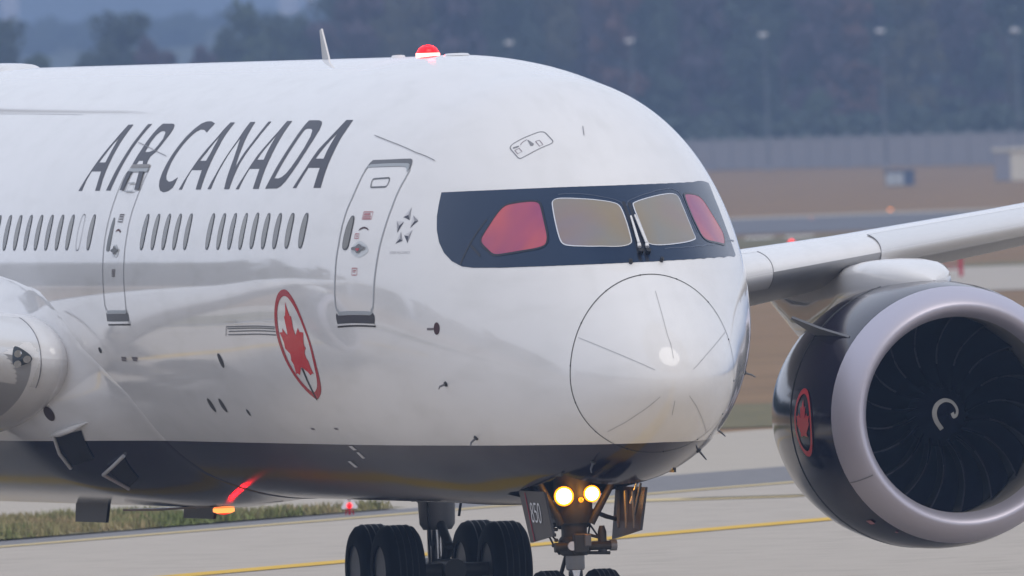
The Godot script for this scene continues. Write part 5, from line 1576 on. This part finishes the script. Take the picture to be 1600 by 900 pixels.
func trunk(height: float, width: float, seed_: int) -> Shape:
	var r := RandomNumberGenerator.new()
	r.seed = seed_
	var sh := tube([Vector3.ZERO, Vector3(0.1, height * 0.3, 0), Vector3(-0.1, height * 0.62, 0.1), Vector3(0, height * 0.85, 0)], [height * 0.026, height * 0.02, height * 0.012, 0.03], 8)
	for k in 7:
		var y := height * r.randf_range(0.25, 0.65)
		var w := r.randf() * TAU
		tube([Vector3(0, y, 0), Vector3(cos(w) * width * 0.2, y + height * 0.08, sin(w) * width * 0.2), Vector3(cos(w) * width * 0.38, y + height * 0.18, sin(w) * width * 0.38)], [height * 0.01, height * 0.007, 0.03], 6, sh)
	return sh

func background() -> void:
	# hills behind the trees
	var ridge := func(called: String, far: float, base_h: float, amp: float, freq: float, seed_: int, text: String) -> void:
		var f := FastNoiseLite.new()
		f.seed = seed_; f.frequency = freq; f.fractal_octaves = 4
		var rows := []
		for i in 14:
			var row := PackedVector3Array()
			var t := i / 13.0
			for j in 241:
				var side := lerpf(-1900.0, 1900.0, j / 240.0)
				var prof := sin(PI * clampf(t, 0.0, 1.0))
				row.append(site(far + t * 1500.0, side, (base_h + amp * f.get_noise_2d(side, t * 300.0)) * prof - 0.5))
			rows.append(row)
		tag(part(called, loft(rows, false, false).mesh(), M.hill), text, "hill", "", "structure")
	ridge.call("hill", 6000.0, 27.0, 3.0, 0.012, 5, "hazy blue wooded hill seen between the left trees")
	ridge.call("hill", 11500.0, 96.0, 10.0, 0.004, 8, "palest hill on the skyline, behind the nearer wooded hill")
	# trees: four crowns in shared meshes, tinted by kind
	var crowns := []
	var trunks := []
	for k in 4:
		crowns.append(leaf_crown(16.0, [9.0, 7.5, 11.0, 6.5][k], 40 + k, [26, 20, 30, 22][k], [3600, 3000, 4200, 2800][k]).mesh())
		trunks.append(trunk(16.0, 8.0, 60 + k).mesh())
	var kinds := {}
	for q in [["dark", Color(0.062, 0.09, 0.07), "dark green"], ["green", Color(0.08, 0.115, 0.065), "green"], ["olive", Color(0.115, 0.112, 0.07), "olive green"], ["russet", Color(0.14, 0.075, 0.068), "reddish brown"], ["plum", Color(0.1, 0.072, 0.1), "dusky purple"]]:
		var m := mat((q[1] as Color).linear_to_srgb(), 0.8)
		m.vertex_color_use_as_albedo = true
		m.backlight_enabled = true
		m.backlight = (q[1] as Color) * 0.6
		kinds[q[0]] = [m, q[2]]
	# distance, sideways place, height, spread, kind, crown, label
	for q in TREES:
		var t := node("tree")
		t.position = site(q[0], q[1], -0.06)
		t.rotation.y = rng.randf() * TAU
		var k: int = q[5]
		t.scale = Vector3(q[3] / [9.0, 7.5, 11.0, 6.5][k], q[2] / 15.4, q[3] / [9.0, 7.5, 11.0, 6.5][k])
		part("trunk", trunks[k], M.bark, t)
		part("crown", crowns[k], kinds[q[4]][0], t)
		tag(t, q[6], "tree", "trees beyond the airfield fence")
	# the wood that goes on to the left, out of the frame but mirrored in the fuselage
	var mm := MultiMesh.new()
	mm.transform_format = MultiMesh.TRANSFORM_3D
	mm.mesh = crowns[0]
	mm.instance_count = 220
	for i in 220:
		var t := i / 219.0
		var p := Vector2(lerpf(1500, 120, t) + rng.randf_range(-15, 15), lerpf(-95, -300, t) + rng.randf_range(-16, 16))
		mm.set_instance_transform(i, Transform3D(Basis(Vector3.UP, rng.randf() * TAU).scaled(Vector3(1.6, rng.randf_range(1.3, 1.75), 1.6)), site(p.x, p.y, -1.5)))
	var wood := MultiMeshInstance3D.new()
	wood.name = "woods"
	wood.multimesh = mm
	wood.material_override = kinds["dark"][0]
	add_child(wood, true)
	tag(wood, "wood that continues the tree line to the left of the airfield", "woods", "", "stuff")
	# undergrowth along the fence, and the wood on the far hill
	var bush := leaf_crown(4.2, 4.6, 91, 12, 900).mesh()
	var um := MultiMesh.new()
	um.transform_format = MultiMesh.TRANSFORM_3D
	um.mesh = bush
	um.instance_count = 260
	for i in 260:
		var p := Vector2(lerpf(3160, 2760, i / 259.0) + rng.randf_range(10, 120), lerpf(-75, 48, i / 259.0) + rng.randf_range(-1.5, 1.5))
		um.set_instance_transform(i, Transform3D(Basis(Vector3.UP, rng.randf() * TAU).scaled(Vector3(1.2, rng.randf_range(0.9, 1.6), 1.2)), site(p.x, p.y, -0.7)))
	var under := MultiMeshInstance3D.new()
	under.name = "undergrowth"
	under.multimesh = um
	under.material_override = kinds["dark"][0]
	add_child(under, true)
	tag(under, "dark undergrowth filling the foot of the wood behind the fence", "undergrowth", "", "stuff")
	var hm := MultiMesh.new()
	hm.transform_format = MultiMesh.TRANSFORM_3D
	hm.mesh = crowns[2]
	hm.instance_count = 420
	for i in 420:
		var t := rng.randf_range(0.3, 0.5)
		var side_ := rng.randf_range(-190.0, 20.0)
		hm.set_instance_transform(i, Transform3D(Basis(Vector3.UP, rng.randf() * TAU).scaled(Vector3.ONE * rng.randf_range(0.7, 1.1)), site(6000.0 + t * 1500.0, side_, 23.0 * sin(PI * t) - 8.5)))
	var hw := MultiMeshInstance3D.new()
	hw.name = "hill_woods"
	hw.multimesh = hm
	hw.material_override = kinds["dark"][0]
	add_child(hw, true)
	tag(hw, "blue wood covering the hazy hill behind the left trees", "woods", "", "stuff")
	# perimeter fence: posts, rails and mesh panels, each panel a part
	var fence := node("perimeter_fence")
	tag(fence, "long grey mesh security fence in front of the trees", "fence")
	var fa := Vector2(3120.0, -34.0)
	var fb := Vector2(2640.0, 46.0)
	var n := 44
	var dirv := site(fb.x, fb.y) - site(fa.x, fa.y)
	var step := dirv / n
	var basis := Basis.looking_at(dirv.normalized(), Vector3.UP)
	var post := box(Vector3(.3, 3.3, .3), Transform3D(Basis(), Vector3(0, 1.6, 0)), .04).mesh()
	var panel := box(Vector3(.05, 2.75, step.length() - .35), Transform3D(Basis(), Vector3(0, 1.42, 0)), 0.0).mesh()
	var rail := box(Vector3(.16, .16, step.length() - .32), Transform3D(Basis(), Vector3(0, 2.9, 0)), .02).mesh()
	for i in n + 1:
		var p := site(fa.x, fa.y) + step * i
		part("post", post, M.post, fence).transform = Transform3D(basis, p)
		if i < n:
			part("panel", panel, M.fence_mesh, fence).transform = Transform3D(basis, p + step * 0.5)
			part("rail", rail, M.post, fence).transform = Transform3D(basis, p + step * 0.5)
	# lighting masts
	for q in MASTS:
		var m := node("light_mast")
		m.position = site(q[0], q[1], -0.06)
		part("pole", tube([Vector3.ZERO, Vector3(0, q[2] * 0.5, 0), Vector3(0, q[2], 0)], [.1, .08, .05], 10).mesh(), M.mast, m)
		var right := Vector3(cos(BEARING), 0, sin(BEARING))
		part("lamp_head", box(Vector3(.85, .34, .6), Transform3D(Basis.looking_at(Vector3(right.z, 0, -right.x), Vector3.UP), Vector3(0, q[2] + .1, 0) - right * .12), .1).mesh(), M.lamp_head, m)
		part("base", box(Vector3(.6, .4, .6), Transform3D(Basis(), Vector3(0, .2, 0)), .05).mesh(), M.post, m)
		tag(m, q[3], "light mast", "lighting masts along the fence")
	# service box and hut on the brown field
	var face := Basis(Vector3.UP, -BEARING - 0.5)
	var sb := node("service_box")
	sb.transform = Transform3D(face, site(2243, 17.35, -0.06))
	part("body", box(Vector3(1.75, 1.05, 1.5), Transform3D(Basis(), Vector3(0, .53, 0)), .04).mesh(), M.box_blue, sb)
	part("front_panel", box(Vector3(1.5, .95, .06), Transform3D(Basis(), Vector3(0, .52, .78)), .02).mesh(), M.box_pale, sb)
	part("lid", box(Vector3(1.95, .14, 1.7), Transform3D(Basis(), Vector3(0, 1.12, 0)), .03).mesh(), M.box_blue, sb)
	part("door_seam", box(Vector3(.04, .9, .02), Transform3D(Basis(), Vector3(.1, .52, .82)), 0.0).mesh(), M.post, sb)
	tag(sb, "low pale blue service box on the brown grass above the wing", "service box")
	var hut := node("airfield_hut")
	hut.transform = Transform3D(Basis(Vector3.UP, -BEARING + 0.5), site(2264, 26.75, -0.06))
	part("wall", box(Vector3(3.0, 2.3, 2.6), Transform3D(Basis(), Vector3(0, 1.15, 0)), .03).mesh(), M.hut, hut)
	part("side_cladding", box(Vector3(.06, 2.1, 2.4), Transform3D(Basis(), Vector3(-1.54, 1.1, 0)), .02).mesh(), M.hut_grey, hut)
	part("roof", box(Vector3(3.4, .22, 3.0), Transform3D(Basis(), Vector3(0, 2.42, 0)), .04).mesh(), M.hut, hut)
	part("door", box(Vector3(.8, 1.8, .05), Transform3D(Basis(), Vector3(.9, .95, 1.33)), .02).mesh(), M.hut_grey, hut)
	tag(hut, "small cream hut with flat roof at the right edge", "hut")
	# far buildings on the skyline
	for q in [[11600.0, -257.0, 15.0, 6.5, 75.0, "pale apartment tower on the skyline behind the leftmost tree"], [11600.0, -147.5, 15.0, 8.0, 75.0, "wide pale building on the skyline left of the blade antenna"], [11600.0, -139.0, 15.0, 4.5, 75.0, "narrow pale building on the skyline above the blade antenna"]]:
		var b := node("far_building")
		b.position = site(q[0], q[1], q[2])
		part("wall", box(Vector3(q[3], q[4], 9.0), Transform3D(Basis(Vector3.UP, -BEARING), Vector3(0, q[4] / 2.0, 0)), .1).mesh(), M.wall_far, b)
		part("roof", box(Vector3(q[3] + .8, .6, 9.8), Transform3D(Basis(Vector3.UP, -BEARING), Vector3(0, q[4] + .3, 0)), .1).mesh(), M.hut_grey, b)
		for fl in 6:
			for k in 2:
				part("window", box(Vector3(1.2, 1.5, .1), Transform3D(Basis(Vector3.UP, -BEARING), Vector3(0, 4.0 + fl * 6.0, 0)) * Transform3D(Basis(), Vector3((k - .5) * q[3] * .5, 0, 4.53)), 0.0).mesh(), M.glass_far, b)
		tag(b, q[5], "building", "buildings on the skyline")
	# lamps beside runway and taxiway
	for q in LAMPS:
		var l := node(q[0])
		l.position = site(q[1], q[2], q[3])
		var r: float = q[4]
		part("stem", tube([Vector3(0, -.06, 0), Vector3(0, q[5], 0)], r * .3, 8).mesh(), M.post, l)
		var o := part("lamp", lathe([Vector2(-r, r * .3), Vector2(-r * .6, r * .8), Vector2(0, r), Vector2(r * .6, r * .8), Vector2(r, 0)], 16).mesh(), M[q[6]], l)
		o.transform = Transform3D(Basis(Vector3.RIGHT, -PI / 2), Vector3(0, q[5] + r, 0))
		tag(l, q[7], q[8])
	# guard light on the shoulder: two white lamps like wings round a red centre
	var gl := node("guard_light")
	gl.transform = Transform3D(Basis(Vector3.UP, -BEARING), site(521.0, -5.87, 0.0))
	part("stem", tube([Vector3(0, 0, 0), Vector3(0, .16, 0)], .025, 8).mesh(), M.marker_red, gl)
	part("foot", tube([Vector3(-.07, 0, 0), Vector3(-.05, .12, 0)], .015, 6).mesh(), M.marker_red, gl)
	part("foot", tube([Vector3(.07, 0, 0), Vector3(.05, .12, 0)], .015, 6).mesh(), M.marker_red, gl)
	for s in [-1.0, 1.0]:
		part("wing_lamp", slab([Vector3(.02 * s, .28, .02), Vector3(.07 * s, .27, .02), Vector3(.145 * s, .15, .02), Vector3(.13 * s, .11, .02), Vector3(.03 * s, .12, .02)], Vector3(0, 0, .08)).mesh(), mat(lin(.85, .85, .9), .3), gl)
	part("red_lamp", lathe([Vector2(0, .05), Vector2(.06, .045), Vector2(.08, 0)], 14).mesh(), glow(Color(1, .05, .08), 1.5), gl).position = Vector3(0, .17, .06)
	part("hood", box(Vector3(.1, .07, .14), Transform3D(Basis(), Vector3(0, .3, .02)), .02).mesh(), M.black, gl)
	tag(gl, "small white and red guard light on the asphalt shoulder", "guard light")
	# red marker behind the engine
	var mk := node("marker_post")
	mk.transform = Transform3D(Basis(Vector3.UP, -BEARING), site(1130.0, 10.95, -0.03))
	part("post", tube([Vector3.ZERO, Vector3(0, .98, 0)], .085, 10).mesh(), M.marker_red, mk)
	part("cap", lathe([Vector2(0, .2), Vector2(.08, .22), Vector2(.2, .1), Vector2(.24, 0)], 14).mesh(), M.lamp_head, mk).transform = Transform3D(Basis(Vector3.RIGHT, -PI / 2), Vector3(0, .95, 0))
	for y in [.3, .45]: part("rail", box(Vector3(.75, .04, .04), Transform3D(Basis(), Vector3(-.42, y, 0)), .01).mesh(), M.marker_red, mk)
	tag(mk, "red marker post with pale cap standing behind the engine", "marker post")
